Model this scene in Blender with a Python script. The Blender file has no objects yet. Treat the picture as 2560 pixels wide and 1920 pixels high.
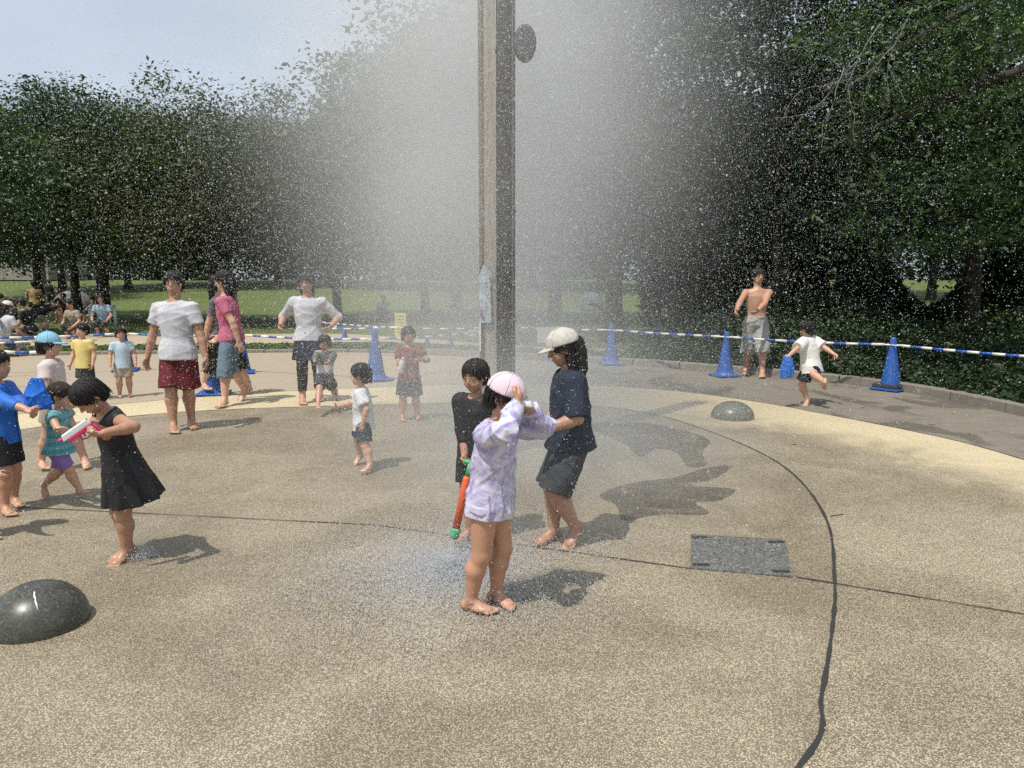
import bpy, bmesh, math, random
import numpy as np
from mathutils import Vector, Matrix

scene = bpy.context.scene
COL = scene.collection
R = math.radians
rng = np.random.default_rng(7)
random.seed(7)

# ------------------------------------------------------------------ camera
F_PX = 1855.0                      # focal length in pixels of the 2560 x 1920 photograph
CAM_H = 1.5
PITCH = math.atan(255 / F_PX)
cam_d = bpy.data.cameras.new('camera')
cam_d.sensor_width = 36.0
cam_d.lens = 36.0 * F_PX / 2560
cam_d.clip_start = 0.05
cam_d.clip_end = 2000
cam = bpy.data.objects.new('camera', cam_d)
COL.objects.link(cam)
cam.location = (0, 0, CAM_H)
cam.rotation_euler = (math.pi / 2 - PITCH, 0, 0)
scene.camera = cam

# ------------------------------------------------------------------ light
SUN_EL, SUN_H = R(63.5), Vector((-0.66, -0.75, 0)).normalized()
sun_dir = Vector((SUN_H.x * math.cos(SUN_EL), SUN_H.y * math.cos(SUN_EL), math.sin(SUN_EL)))
sd = bpy.data.lights.new('sun', 'SUN')
sd.energy = 4.2
sd.angle = R(0.55)
sd.color = (1.0, 0.955, 0.88)
sun = bpy.data.objects.new('sun', sd)
COL.objects.link(sun)
sun.rotation_euler = sun_dir.to_track_quat('Z', 'Y').to_euler()
sun.location = (-20, -20, 40)

world = bpy.data.worlds.new('World')
scene.world = world
world.use_nodes = True
wn = world.node_tree
wn.nodes.clear()
w_out = wn.nodes.new('ShaderNodeOutputWorld')
w_bg = wn.nodes.new('ShaderNodeBackground')
w_sky = wn.nodes.new('ShaderNodeTexSky')
w_sky.sky_type = 'NISHITA'
w_sky.sun_disc = False
w_sky.sun_elevation = SUN_EL
w_sky.sun_rotation = math.atan2(sun_dir.x, sun_dir.y)
w_sky.air_density = 1.0
w_sky.dust_density = 2.0
w_sky.ozone_density = 1.5
w_bg.inputs['Strength'].default_value = 0.10
# thin summer cloud veil mixed over the blue, all round the dome
w_tc = wn.nodes.new('ShaderNodeTexCoord')
w_map = wn.nodes.new('ShaderNodeMapping')
w_map.inputs['Scale'].default_value = (1.0, 1.0, 2.4)
w_no = wn.nodes.new('ShaderNodeTexNoise')
w_no.inputs['Scale'].default_value = 2.3
w_no.inputs['Detail'].default_value = 6
w_no.inputs['Roughness'].default_value = 0.55
w_rmp = wn.nodes.new('ShaderNodeMapRange')
w_rmp.inputs['From Min'].default_value = 0.36
w_rmp.inputs['From Max'].default_value = 0.72
w_rmp.inputs['To Min'].default_value = 0.68
w_rmp.inputs['To Max'].default_value = 0.95
w_mix = wn.nodes.new('ShaderNodeMix')
w_mix.data_type = 'RGBA'
w_mix.inputs[7].default_value = (7.0, 7.9, 9.1, 1)
wn.links.new(w_tc.outputs['Generated'], w_map.inputs['Vector'])
wn.links.new(w_map.outputs['Vector'], w_no.inputs['Vector'])
wn.links.new(w_no.outputs['Fac'], w_rmp.inputs['Value'])
wn.links.new(w_rmp.outputs['Result'], w_mix.inputs[0])
wn.links.new(w_sky.outputs['Color'], w_mix.inputs[6])
wn.links.new(w_mix.outputs[2], w_bg.inputs['Color'])
wn.links.new(w_bg.outputs['Background'], w_out.inputs['Surface'])

vs = scene.view_settings
vs.view_transform = 'Standard'
vs.look = 'None'
vs.exposure = 0.0
vs.gamma = 1.0
vs.use_curve_mapping = False
scene.render.engine = 'CYCLES'
cy = scene.cycles
cy.max_bounces = 5
cy.use_adaptive_sampling = True
cy.adaptive_threshold = 0.02
cy.use_denoising = False
cy.diffuse_bounces = 2
cy.glossy_bounces = 2
cy.transmission_bounces = 4
cy.volume_bounces = 1
cy.transparent_max_bounces = 8
cy.volume_max_steps = 64
cy.caustics_reflective = False
cy.caustics_refractive = False
cy.sample_clamp_indirect = 6.0

# ------------------------------------------------------------------ pixel -> place
def ray(px, py):
    c, s = math.cos(PITCH), math.sin(PITCH)
    u = -(py - 960)
    return Vector((px - 1280, F_PX * c + u * s, -F_PX * s + u * c))
def G(px, py, z=0.0):
    """point on the level z that shows at that pixel"""
    r = ray(px, py)
    t = (z - CAM_H) / r.z
    return Vector((r.x * t, r.y * t, z))
def at(px, py, dist):
    """point at that pixel, dist metres ahead"""
    r = ray(px, py)
    t = dist / r.y
    return Vector((r.x * t, dist, CAM_H + r.z * t))

# ------------------------------------------------------------------ object helpers
def tag(o, label=None, cat=None, group=None, kind=None):
    if label: o['label'] = label
    if cat: o['category'] = cat
    if group: o['group'] = group
    if kind: o['kind'] = kind
    return o
def link_obj(name, data, parent=None):
    o = bpy.data.objects.new(name, data)
    COL.objects.link(o)
    if parent is not None:
        o.parent = parent
    return o
def empty(name, loc=(0, 0, 0), rz=0.0):
    o = link_obj(name, None)
    o.empty_display_size = 0.1
    o.location = loc
    o.rotation_euler = (0, 0, rz)
    return o
def mesh_np(name, verts, faces, mat=None, smooth=False):
    """verts (n,3); faces (m,k) with one k"""
    verts = np.asarray(verts, np.float32)
    faces = np.asarray(faces, np.int32)
    me = bpy.data.meshes.new(name)
    me.vertices.add(len(verts))
    me.vertices.foreach_set('co', verts.ravel())
    k = faces.shape[1]
    me.loops.add(faces.size)
    me.loops.foreach_set('vertex_index', faces.ravel())
    me.polygons.add(len(faces))
    me.polygons.foreach_set('loop_start', np.arange(0, faces.size, k, dtype=np.int32))
    me.polygons.foreach_set('loop_total', np.full(len(faces), k, np.int32))
    me.polygons.foreach_set('use_smooth', np.full(len(faces), bool(smooth)))
    me.update(calc_edges=True)
    if mat: me.materials.append(mat)
    return me
class MB:
    """collects boxes, tubes and lathes into one mesh"""
    def __init__(self):
        self.v, self.f, self.s = [], [], []
    def add(self, vs, fs, smooth=False):
        n = len(self.v)
        self.v += [tuple(v) for v in vs]
        self.f += [tuple(i + n for i in f) for f in fs]
        self.s += [smooth] * len(fs)
        return self
    def box(self, c, size, rot=None, taper=1.0):
        x, y, z = [s / 2 for s in size]
        pts = []
        for k, t in ((-1, 1.0), (1, taper)):
            for a, b in ((-1, -1), (1, -1), (1, 1), (-1, 1)):
                pts.append(Vector((a * x * t, b * y * t, k * z)))
        if rot is not None:
            pts = [rot @ p for p in pts]
        c = Vector(c)
        return self.add([p + c for p in pts], [(3, 2, 1, 0), (4, 5, 6, 7), (0, 1, 5, 4), (1, 2, 6, 5), (2, 3, 7, 6), (3, 0, 4, 7)])
    def tube(self, pts, radii, seg=10, cap=True, smooth=True):
        pts = [Vector(p) for p in pts]
        if not hasattr(radii, '__len__'):
            radii = [radii] * len(pts)
        vs, fs = [], []
        up = Vector((0.13, 0.27, 1)).normalized()
        for i, p in enumerate(pts):
            d = (pts[min(i + 1, len(pts) - 1)] - pts[max(i - 1, 0)])
            d = d.normalized() if d.length > 1e-9 else Vector((0, 0, 1))
            if abs(d.dot(up)) > 0.97: up = Vector((1, 0.2, 0)).normalized()
            a = d.cross(up).normalized(); b = d.cross(a)
            for k in range(seg):
                t = 2 * math.pi * k / seg
                vs.append(p + (a * math.cos(t) + b * math.sin(t)) * radii[i])
        for i in range(len(pts) - 1):
            for k in range(seg):
                k2 = (k + 1) % seg
                fs.append((i * seg + k, i * seg + k2, (i + 1) * seg + k2, (i + 1) * seg + k))
        self.add(vs, fs, smooth)
        if cap:
            n = len(self.v) - len(vs)
            self.f.append(tuple(n + k for k in reversed(range(seg)))); self.s.append(False)
            self.f.append(tuple(n + (len(pts) - 1) * seg + k for k in range(seg))); self.s.append(False)
        return self
    def lathe(self, prof, seg=32, center=(0, 0, 0), smooth=True, sx=1.0, sy=1.0):
        c = Vector(center); vs, fs = [], []
        for r, z in prof:
            for k in range(seg):
                t = 2 * math.pi * k / seg
                vs.append(c + Vector((r * math.cos(t) * sx, r * math.sin(t) * sy, z)))
        for i in range(len(prof) - 1):
            for k in range(seg):
                k2 = (k + 1) % seg
                fs.append((i * seg + k, i * seg + k2, (i + 1) * seg + k2, (i + 1) * seg + k))
        return self.add(vs, fs, smooth)
    def build(self, name, mat, parent=None):
        me = bpy.data.meshes.new(name)
        me.from_pydata(self.v, [], self.f)
        me.polygons.foreach_set('use_smooth', self.s)
        me.update()
        if mat: me.materials.append(mat)
        return link_obj(name, me, parent)

# ------------------------------------------------------------------ materials
def new_mat(name):
    m = bpy.data.materials.new(name)
    m.use_nodes = True
    nt = m.node_tree
    b = nt.nodes['Principled BSDF']
    return m, nt, b
def N(nt, t, **kw):
    n = nt.nodes.new(t)
    for k, v in kw.items():
        if k.startswith('_'):
            n.inputs[k[1:].replace('_', ' ')].default_value = v
        else:
            setattr(n, k, v)
    return n
def ramp(nt, stops):
    r = nt.nodes.new('ShaderNodeValToRGB')
    e = r.color_ramp.elements
    while len(e) < len(stops): e.new(0.5)
    for i, (p, c) in enumerate(stops):
        e[i].position = p
        e[i].color = (*c, 1) if len(c) == 3 else c
    return r
def mixc(nt, fac, a, b, blend='MIX'):
    m = nt.nodes.new('ShaderNodeMix'); m.data_type = 'RGBA'; m.blend_type = blend
    for sock, val in ((m.inputs[0], fac), (m.inputs[6], a), (m.inputs[7], b)):
        if hasattr(val, 'links') or isinstance(val, bpy.types.NodeSocket): nt.links.new(val, sock)
        elif isinstance(val, (int, float)): sock.default_value = val
        else: sock.default_value = (*val, 1)
    return m.outputs[2]
def noise(nt, scale, detail=3, rough=0.55, vec=None, dist=0.0):
    n = N(nt, 'ShaderNodeTexNoise', _Scale=scale, _Detail=detail, _Roughness=rough, _Distortion=dist)
    if vec is not None: nt.links.new(vec, n.inputs['Vector'])
    return n.outputs['Fac']
def objco(nt, scale=None):
    t = nt.nodes.new('ShaderNodeTexCoord').outputs['Object']
    if scale:
        m = nt.nodes.new('ShaderNodeMapping'); m.inputs['Scale'].default_value = scale
        nt.links.new(t, m.inputs['Vector']); t = m.outputs['Vector']
    return t
def mrange(nt, val, a, b, c=0.0, d=1.0, smooth=False):
    m = nt.nodes.new('ShaderNodeMapRange')
    if smooth: m.interpolation_type = 'SMOOTHSTEP'
    nt.links.new(val, m.inputs['Value'])
    for k, v in zip(('From Min', 'From Max', 'To Min', 'To Max'), (a, b, c, d)): m.inputs[k].default_value = v
    return m.outputs['Result']
def bump(nt, b, h, strength=0.4, dist=0.01):
    bp = N(nt, 'ShaderNodeBump', _Strength=strength, _Distance=dist)
    nt.links.new(h, bp.inputs['Height']); nt.links.new(bp.outputs['Normal'], b.inputs['Normal'])
def math_n(nt, op, a, b=None):
    m = N(nt, 'ShaderNodeMath', operation=op)
    for s, v in zip(m.inputs, (a, b)):
        if v is None: continue
        if isinstance(v, (int, float)): s.default_value = v
        else: nt.links.new(v, s)
    return m.outputs[0]
_plain = {}
def plain(name, col, rough=0.6, var=0.12, scale=40, spec=0.5, metal=0.0, bumpy=0.0):
    if name in _plain: return _plain[name]
    m, nt, b = new_mat(name)
    co = objco(nt)
    f = noise(nt, scale, 4, 0.6, co)
    dark = tuple(c * (1 - var) for c in col); lite = tuple(min(1, c * (1 + var)) for c in col)
    nt.links.new(mixc(nt, f, dark, lite), b.inputs['Base Color'])
    b.inputs['Roughness'].default_value = rough
    b.inputs['Specular IOR Level'].default_value = spec
    b.inputs['Metallic'].default_value = metal
    if bumpy: bump(nt, b, f, bumpy, 0.01)
    _plain[name] = m
    return m

def aggregate(name, light, mid, gap, wet, rough, dry=0.0):
    """washed exposed-aggregate concrete: pebbles with dark joints, blotched by water"""
    m, nt, b = new_mat(name)
    co = objco(nt)
    warp = N(nt, 'ShaderNodeVectorMath', operation='MULTIPLY_ADD')
    nz = N(nt, 'ShaderNodeTexNoise', _Scale=90.0, _Detail=2.0); nt.links.new(co, nz.inputs['Vector'])
    nt.links.new(nz.outputs['Color'], warp.inputs[0]); warp.inputs[1].default_value = (.006, .006, .006); nt.links.new(co, warp.inputs[2])
    v1 = N(nt, 'ShaderNodeTexVoronoi', _Scale=168.0, feature='F1'); nt.links.new(warp.outputs[0], v1.inputs['Vector'])
    sep = N(nt, 'ShaderNodeSeparateColor'); nt.links.new(v1.outputs['Color'], sep.inputs[0])
    stone = ramp(nt, [(0.0, tuple(c * .45 for c in mid)), (0.32, mid), (0.62, light), (1.0, tuple(min(1, c * 1.22) for c in light))])
    nt.links.new(sep.outputs[0], stone.inputs[0])
    gapf = mrange(nt, v1.outputs['Distance'], 0.36, 0.62, smooth=True)
    col = mixc(nt, gapf, stone.outputs[0], gap)
    big = noise(nt, 0.9, 5, 0.6, co, 0.6)
    fine = noise(nt, 7.0, 4, 0.65, co)
    wetf = mrange(nt, big, 0.38, 0.62, 0.0, wet, True)
    dk = mixc(nt, 1.0, col, (.52, .49, .44), 'MULTIPLY')
    col = mixc(nt, wetf, col, dk)
    col = mixc(nt, mrange(nt, fine, .3, .7, 0, .3), col, mixc(nt, 1.0, col, (.66, .63, .57), 'MULTIPLY'))
    if dry:     # beyond the reach of the jets the stones have dried out pale
        dv = N(nt, 'ShaderNodeVectorMath', operation='DISTANCE'); nt.links.new(co, dv.inputs[0]); dv.inputs[1].default_value = (-.3, 4.8, 0)
        df = mrange(nt, math_n(nt, 'ADD', dv.outputs['Value'], math_n(nt, 'MULTIPLY', noise(nt, 1.6, 4, .6, co, .8), 1.6)), 4.35, 5.5, 0, dry, True)
        col = mixc(nt, df, col, mixc(nt, 1.0, mixc(nt, mrange(nt, gapf, 0, 1, 0, .55), light, gap), (1.3, 1.26, 1.14), 'MULTIPLY'))
    nt.links.new(col, b.inputs['Base Color'])
    nt.links.new(mrange(nt, wetf, 0, 1, rough, 0.36), b.inputs['Roughness'])
    hgt = mrange(nt, v1.outputs['Distance'], 0.0, 0.7, 1.0, 0.0)
    bump(nt, b, hgt, 0.55, 0.004)
    return m
M_WET = aggregate('wet_aggregate', (.545, .465, .325), (.42, .355, .245), (.20, .166, .116), 0.5, 0.5)
M_DRY = aggregate('dry_aggregate', (.60, .515, .36), (.45, .385, .265), (.19, .157, .11), 0.45, 0.7, dry=.9)
M_JOINT = plain('joint_sealant', (.028, .027, .024), 0.8, .4, 60)

def paving_mat():
    m, nt, b = new_mat('plaza_concrete')
    co = objco(nt)
    big = noise(nt, .55, 5, .6, co, .4)
    streak = noise(nt, 3.0, 6, .62, objco(nt, (.7, 2.6, 1)), .8)
    grain = noise(nt, 140, 3, .6, co)
    sepx = N(nt, 'ShaderNodeSeparateXYZ'); nt.links.new(co, sepx.inputs[0])
    # tan paving on one side of the plaza, grey-brown stamped concrete on the other, wet stains on the grey
    side = mrange(nt, math_n(nt, 'ADD', sepx.outputs[0], math_n(nt, 'MULTIPLY', big, 1.4)), .2, 2.4, smooth=True)
    tan = mixc(nt, streak, (.33, .265, .185), (.46, .38, .275))
    grey = mixc(nt, streak, (.135, .118, .095), (.30, .262, .205))
    col = mixc(nt, side, tan, grey)
    col = mixc(nt, mrange(nt, grain, .35, .7, 0, .5), col, mixc(nt, 1.0, col, (.7, .68, .64), 'MULTIPLY'))
    st = mrange(nt, noise(nt, 1.3, 4, .6, objco(nt, (1, .55, 1)), .9), .52, .62, 0, .75, True)
    col = mixc(nt, math_n(nt, 'MULTIPLY', st, side), col, mixc(nt, 1.0, col, (.42, .42, .42), 'MULTIPLY'))
    nt.links.new(col, b.inputs['Base Color'])
    b.inputs['Roughness'].default_value = .72
    bump(nt, b, streak, .35, .012)
    return m
M_PAVE = paving_mat()

def lawn_mat():
    m, nt, b = new_mat('lawn_grass')
    co = objco(nt)
    a = noise(nt, .35, 5, .6, co); c = noise(nt, 9, 5, .7, objco(nt, (1, .35, 1)))
    col = mixc(nt, a, (.105, .135, .04), (.18, .21, .065))
    col = mixc(nt, mrange(nt, c, .3, .7), mixc(nt, 1., col, (.55, .6, .5), 'MULTIPLY'), col)
    nt.links.new(col, b.inputs['Base Color']); b.inputs['Roughness'].default_value = .8
    b.inputs['Specular IOR Level'].default_value = .2
    bump(nt, b, c, .8, .06)
    return m
M_LAWN = lawn_mat()

def leaf_mat(name, c1, c2, c3, trans=0.25, rough=.5):
    m, nt, b = new_mat(name)
    g = nt.nodes.new('ShaderNodeNewGeometry')
    r = ramp(nt, [(0.0, c1), (0.55, c2), (1.0, c3)])
    nt.links.new(g.outputs['Random Per Island'], r.inputs[0])
    big = noise(nt, .45, 3, .6, objco(nt))
    col = mixc(nt, mrange(nt, big, .35, .65, 0, .55), r.outputs[0], mixc(nt, 1., r.outputs[0], (.62, .7, .6), 'MULTIPLY'))
    nt.links.new(col, b.inputs['Base Color'])
    b.inputs['Roughness'].default_value = rough
    b.inputs['Specular IOR Level'].default_value = .35
    if trans:
        t = N(nt, 'ShaderNodeBsdfTranslucent')
        nt.links.new(mixc(nt, 1., col, (1.0, 1.15, .55), 'MULTIPLY'), t.inputs['Color'])
        mx = N(nt, 'ShaderNodeMixShader', _Fac=trans)
        out = nt.nodes['Material Output']
        nt.links.new(b.outputs[0], mx.inputs[1]); nt.links.new(t.outputs[0], mx.inputs[2])
        nt.links.new(mx.outputs[0], out.inputs['Surface'])
    return m
M_LEAF_DARK = leaf_mat('leaf_dark', (.018, .034, .016), (.03, .055, .022), (.05, .082, .03))
M_LEAF_MID = leaf_mat('leaf_mid', (.026, .046, .018), (.042, .072, .025), (.068, .105, .036))
M_LEAF_OLIVE = leaf_mat('leaf_olive', (.045, .058, .018), (.075, .09, .028), (.11, .125, .04))
M_LEAF_FRESH = leaf_mat('leaf_fresh', (.024, .052, .017), (.05, .095, .028), (.125, .18, .055), .3)
M_UNDER = leaf_mat('undergrowth_leaf', (.012, .026, .01), (.024, .046, .016), (.045, .075, .026), .2)

def bark_mat(name, a, c):
    m, nt, b = new_mat(name)
    f = noise(nt, 9, 6, .65, objco(nt, (2.2, 2.2, .35)), .5)
    nt.links.new(mixc(nt, f, a, c), b.inputs['Base Color']); b.inputs['Roughness'].default_value = .9
    bump(nt, b, f, .9, .03)
    return m
M_BARK = bark_mat('bark_dark', (.022, .017, .013), (.07, .055, .042))
M_BARK_PALE = bark_mat('bark_pale', (.16, .14, .115), (.34, .30, .25))

# ------------------------------------------------------------------ ground sheets
def sheet(name, pts, z, mat, hole=None):
    bm = bmesh.new()
    vs_ = [bm.verts.new((p[0], p[1], z)) for p in pts]
    if hole is None:
        bm.faces.new(vs_)
    else:
        es = [bm.edges.new((vs_[i], vs_[(i + 1) % len(vs_)])) for i in range(len(vs_))]
        hv = [bm.verts.new((p[0], p[1], z)) for p in hole]
        es += [bm.edges.new((hv[i], hv[(i + 1) % len(hv)])) for i in range(len(hv))]
        bmesh.ops.triangle_fill(bm, edges=es, use_beauty=True)
    bmesh.ops.recalc_face_normals(bm, faces=bm.faces[:])
    me = bpy.data.meshes.new(name); bm.to_mesh(me); bm.free()
    if me.polygons and me.polygons[0].normal.z < 0: me.flip_normals()
    me.materials.append(mat)
    return tag(link_obj(name, me), kind='structure')
def spline(pts, closed=True, per=10):
    P = [np.array(p, float) for p in pts]; n = len(P); out = []
    for i in range(n if closed else n - 1):
        g = (lambda k: P[k % n]) if closed else (lambda k: P[min(max(k, 0), n - 1)])
        p0, p1, p2, p3 = g(i - 1), g(i), g(i + 1), g(i + 2)
        for k in range(per):
            t = k / per
            out.append(.5 * (2 * p1 + (p2 - p0) * t + (2 * p0 - 5 * p1 + 4 * p2 - p3) * t * t + (3 * p1 - p0 - 3 * p2 + p3) * t ** 3))
    if not closed: out.append(P[-1])
    return out
def ribbon(mb, line, w, z):
    line = [np.array(p[:2], float) for p in line]
    vs_, fs = [], []
    for i, p in enumerate(line):
        d = line[min(i + 1, len(line) - 1)] - line[max(i - 1, 0)]
        n = np.array([-d[1], d[0]]); n /= np.linalg.norm(n) + 1e-9
        ww = w * (1 + .25 * math.sin(i * 1.7) + .15 * math.sin(i * .63))
        for s in (-.5, .5): q = p + n * s * ww; vs_.append((q[0], q[1], z))
    for i in range(len(line) - 1): fs.append((2 * i, 2 * i + 2, 2 * i + 3, 2 * i + 1))
    mb.add(vs_, fs)

INNER = spline([(.9, 2.14), (1.14, 2.55), (1.42, 3.11), (1.64, 3.6), (2.0, 4.55), (2.21, 5.6), (2.2, 6.5), (1.95, 7.6), (1.55, 8.5), (.7, 9.12), (-.6, 9.2),
                (-2.04, 8.98), (-3.25, 8.74), (-4.2, 8.33), (-5.1, 7.4), (-5.6, 6.0), (-5.6, 4.4), (-5.0, 2.8), (-3.7, 1.5), (-1.8, .9), (-.2, 1.1)])
OUTER = spline([(4.37, 6.19), (4.19, 7.12), (3.64, 8.31), (3.13, 9.24), (2.3, 10.2), (1.0, 10.85), (-.8, 10.85), (-2.69, 10.35), (-3.68, 9.92), (-4.6, 9.34), (-5.8, 8.2),
                (-6.6, 6.4), (-6.6, 4.2), (-5.8, 2.0), (-4.0, -.2), (-1.5, -1.6), (1.2, -1.2), (3.2, .6), (4.2, 3.0), (4.45, 4.8)])
KERB_PX = [(2900, 1112), (2560, 1040), (2300, 985), (2100, 957), (1850, 934), (1700, 922), (1560, 912), (1430, 905), (1200, 893), (1000, 884), (820, 880), (400, 884), (0, 890), (-500, 905)]
KERB = [G(*p) for p in KERB_PX]
kerb_line = spline([(p.x, p.y) for p in KERB], closed=False, per=6)

plaza_pts = [tuple(p) for p in kerb_line] + [(-18, 10), (-18, -6), (9, -6), (9, 4)]
sheet('plaza_paving', plaza_pts, -.008, M_PAVE)
sheet('aggregate_ring', OUTER, -.004, M_DRY, hole=INNER)
sheet('splash_pad', INNER, -.004, M_WET)
jm = MB()
ribbon(jm, INNER + [INNER[0]], .017, .0)
ribbon(jm, OUTER + [OUTER[0]], .014, .0005)
for a, c in (((1990, 1442), (2900, 1590)), ((60, 1268), (940, 1312)), ((940, 1312), (1727, 1421)), ((2076, 1290), (2110, 1285))):
    pa, pc = G(*a), G(*c)
    ribbon(jm, [pa.lerp(pc, t / 14) for t in range(15)], .009, .0012)
tag(jm.build('paving_joints', M_JOINT), kind='structure')

# the lawn: level by the plaza, rising gently to a rim beyond
def lawn_h(x, y):
    t = np.clip((y - 44) / 40, 0, 1)
    return -.05 + 1.75 * t * t * (3 - 2 * t) + .05 * np.sin(x * .21) * np.clip((y - 20) / 30, 0, 1)
gx = np.concatenate([np.linspace(-900, -70, 12), np.linspace(-65, 65, 66), np.linspace(70, 900, 12)])
gy = np.concatenate([np.linspace(-60, 16, 20), np.linspace(17, 110, 60), np.linspace(130, 1200, 12)])
X, Y = np.meshgrid(gx, gy, indexing='ij')
Z = lawn_h(X, Y)
vid = np.arange(X.size).reshape(X.shape)
fcs = np.stack([vid[:-1, :-1], vid[1:, :-1], vid[1:, 1:], vid[:-1, 1:]], -1).reshape(-1, 4)
tag(link_obj('lawn', mesh_np('lawn', np.stack([X, Y, Z], -1).reshape(-1, 3), fcs, M_LAWN, True)), kind='structure')
def beyond(px, py): return G(px, py, -.05)
M_PATH = plain('path_sand', (.42, .345, .24), .85, .25, 6, bumpy=.2)
path_n = spline([(p.x, p.y) for p in [G(-300, 862), G(400, 858), G(820, 852), G(1000, 851), G(1300, 866), G(1560, 872)]], False, 6)
path_f = spline([(p.x, p.y) for p in [G(-300, 838), G(400, 834), G(820, 831), G(1000, 840), G(1300, 860), G(1560, 869)]], False, 6)
sheet('path', [tuple(p) for p in path_n] + [tuple(p) for p in reversed(path_f)], -.04, M_PATH)

# kerb stones along the far rim of the plaza, each its own block
M_KERB = plain('kerb_concrete', (.21, .19, .155), .85, .35, 9, bumpy=.35)
def resample(line, step):
    line = [np.array(p[:2], float) for p in line]; out = [line[0]]; acc = 0.
    for a, c in zip(line[:-1], line[1:]):
        L = np.linalg.norm(c - a); d = (c - a) / max(L, 1e-9); s = step - acc
        while s <= L: out.append(a + d * s); s += step
        acc = (acc + L) % step
    return out
kerb_root = tag(empty('plaza_kerb'), kind='structure')
kp = resample(kerb_line, 0.9)
for i in range(len(kp) - 1):
    a, c = kp[i], kp[i + 1]; d = c - a; L = np.linalg.norm(d); ang = math.atan2(d[1], d[0]); n = np.array([-d[1], d[0]]) / L
    if n[1] < 0: n = -n
    mid = (a + c) / 2 + n * .085
    hh = .115 if mid[0] > -2 else .06
    k_ = MB(); k_.box((0, 0, hh / 2 - .03), (L - .012, .17, hh + .06))
    o = k_.build('kerb_stone', M_KERB, kerb_root)
    o.location = (mid[0], mid[1], random.uniform(-.004, .004)); o.rotation_euler = (random.uniform(-.008, .008), 0, ang)
    bv = o.modifiers.new('edge', 'BEVEL'); bv.width = .014; bv.segments = 2

# granite domes
def granite(name, a, c, rough):
    m, nt, b = new_mat(name); co = objco(nt)
    v = N(nt, 'ShaderNodeTexVoronoi', _Scale=120.0); nt.links.new(co, v.inputs['Vector'])
    s = N(nt, 'ShaderNodeSeparateColor'); nt.links.new(v.outputs['Color'], s.inputs[0])
    r = ramp(nt, [(0, tuple(x * .4 for x in a)), (.5, a), (.85, c), (1, tuple(x * 1.6 for x in c))]); nt.links.new(s.outputs[0], r.inputs[0])
    sm = noise(nt, 3, 4, .6, co)
    nt.links.new(mixc(nt, mrange(nt, sm, .35, .65, 0, .5), r.outputs[0], a), b.inputs['Base Color'])
    b.inputs['Roughness'].default_value = rough
    bump(nt, b, noise(nt, 30, 4, .6, co), .06, .01)
    return m
M_GRAN_WET = granite('wet_granite', (.062, .063, .05), (.085, .085, .068), .36)
M_GRAN_DRY = granite('grey_granite', (.15, .15, .118), (.21, .21, .165), .34)
def dome(px, py, rad, h, mat, label):
    o = MB()
    prof = [(rad * .97, -.04), (rad, 0.0)] + [(rad * math.cos(t), .012 + h * math.sin(t)) for t in np.linspace(.03, math.pi / 2 - .001, 22)]
    o.lathe(prof, 56)
    e = o.build('stone_dome', mat); e.location = (*G(px, py)[:2], 0)
    return tag(e, label, 'stone dome', 'granite domes set in the splash pad')
dome(98, 1556, .2, .172, M_GRAN_WET, 'glossy dark wet granite dome in the near corner of the pad, white scratch on it')
dome(1831, 1043, .235, .17, M_GRAN_DRY, 'matt grey granite dome on the pale ring near the running child')
# pale scratch of limewash on the near dome: a thin raised streak
dm = [o for o in COL.objects if o.name.startswith('stone_dome')][0]
sc_pts = []
for k in range(10):
    t = k / 9; az = R(-62 + 6 * t); el = R(68 - 30 * t)
    sc_pts.append(Vector((.2012 * math.cos(el) * math.cos(az) + .0012 * math.sin(k * 2.1), .2012 * math.cos(el) * math.sin(az), .012 + .1732 * math.sin(el))))
s_ = MB(); s_.tube(sc_pts, [.002, .0045, .003, .005, .0025, .0035, .005, .003, .002, .001], 6); s_.build('scratch', plain('limewash', (.72, .74, .74), .7), dm)

# drain slab let into the pad
M_SLAB = granite('drain_stone', (.12, .118, .108), (.21, .205, .19), .45)
q = [G(1727, 1336), G(1962, 1350), G(1982, 1443), G(1727, 1421)]
cx = sum((p for p in q), Vector()) / 4
slab = tag(empty('drain_cover', cx), 'dark grey rectangular stone drain cover let into the wet pad', 'drain cover')
sb = MB(); sb.add([p - cx + Vector((0, 0, z)) for z in (-.03, .004) for p in q], [(3, 2, 1, 0), (4, 5, 6, 7), (0, 1, 5, 4), (1, 2, 6, 5), (2, 3, 7, 6), (3, 0, 4, 7)])
sb.build('slab', M_SLAB, slab)
for k in range(4):      # lifting slots in the corners
    c = q[k].lerp(cx, .2) - cx
    m_ = MB(); m_.box((c.x, c.y, .0045), (.09, .03, .004)); m_.build('lifting_slot', M_JOINT, slab)

# two shadows painted on the pad as sheets of darker aggregate
M_SHADOW_PAINT = aggregate('shadow_painted_aggregate', (.31, .27, .20), (.20, .17, .125), (.065, .055, .042), 0.75, 0.3)
_nt = M_SHADOW_PAINT.node_tree; _mx = _nt.nodes.new('ShaderNodeMixShader'); _tr = _nt.nodes.new('ShaderNodeBsdfTransparent')      # noise breaks up the painted shadow so the pad shows through
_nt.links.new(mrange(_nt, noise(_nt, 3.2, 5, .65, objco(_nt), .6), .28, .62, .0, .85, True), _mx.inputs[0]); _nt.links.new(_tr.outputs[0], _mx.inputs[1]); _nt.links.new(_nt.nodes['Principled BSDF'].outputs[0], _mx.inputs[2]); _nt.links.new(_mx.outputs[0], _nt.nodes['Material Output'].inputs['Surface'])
def paint_shadow(px, label):
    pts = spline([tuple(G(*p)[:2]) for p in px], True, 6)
    o = sheet('painted_shadow', pts, -.0022, M_SHADOW_PAINT); tag(o, kind='structure'); return o
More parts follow.
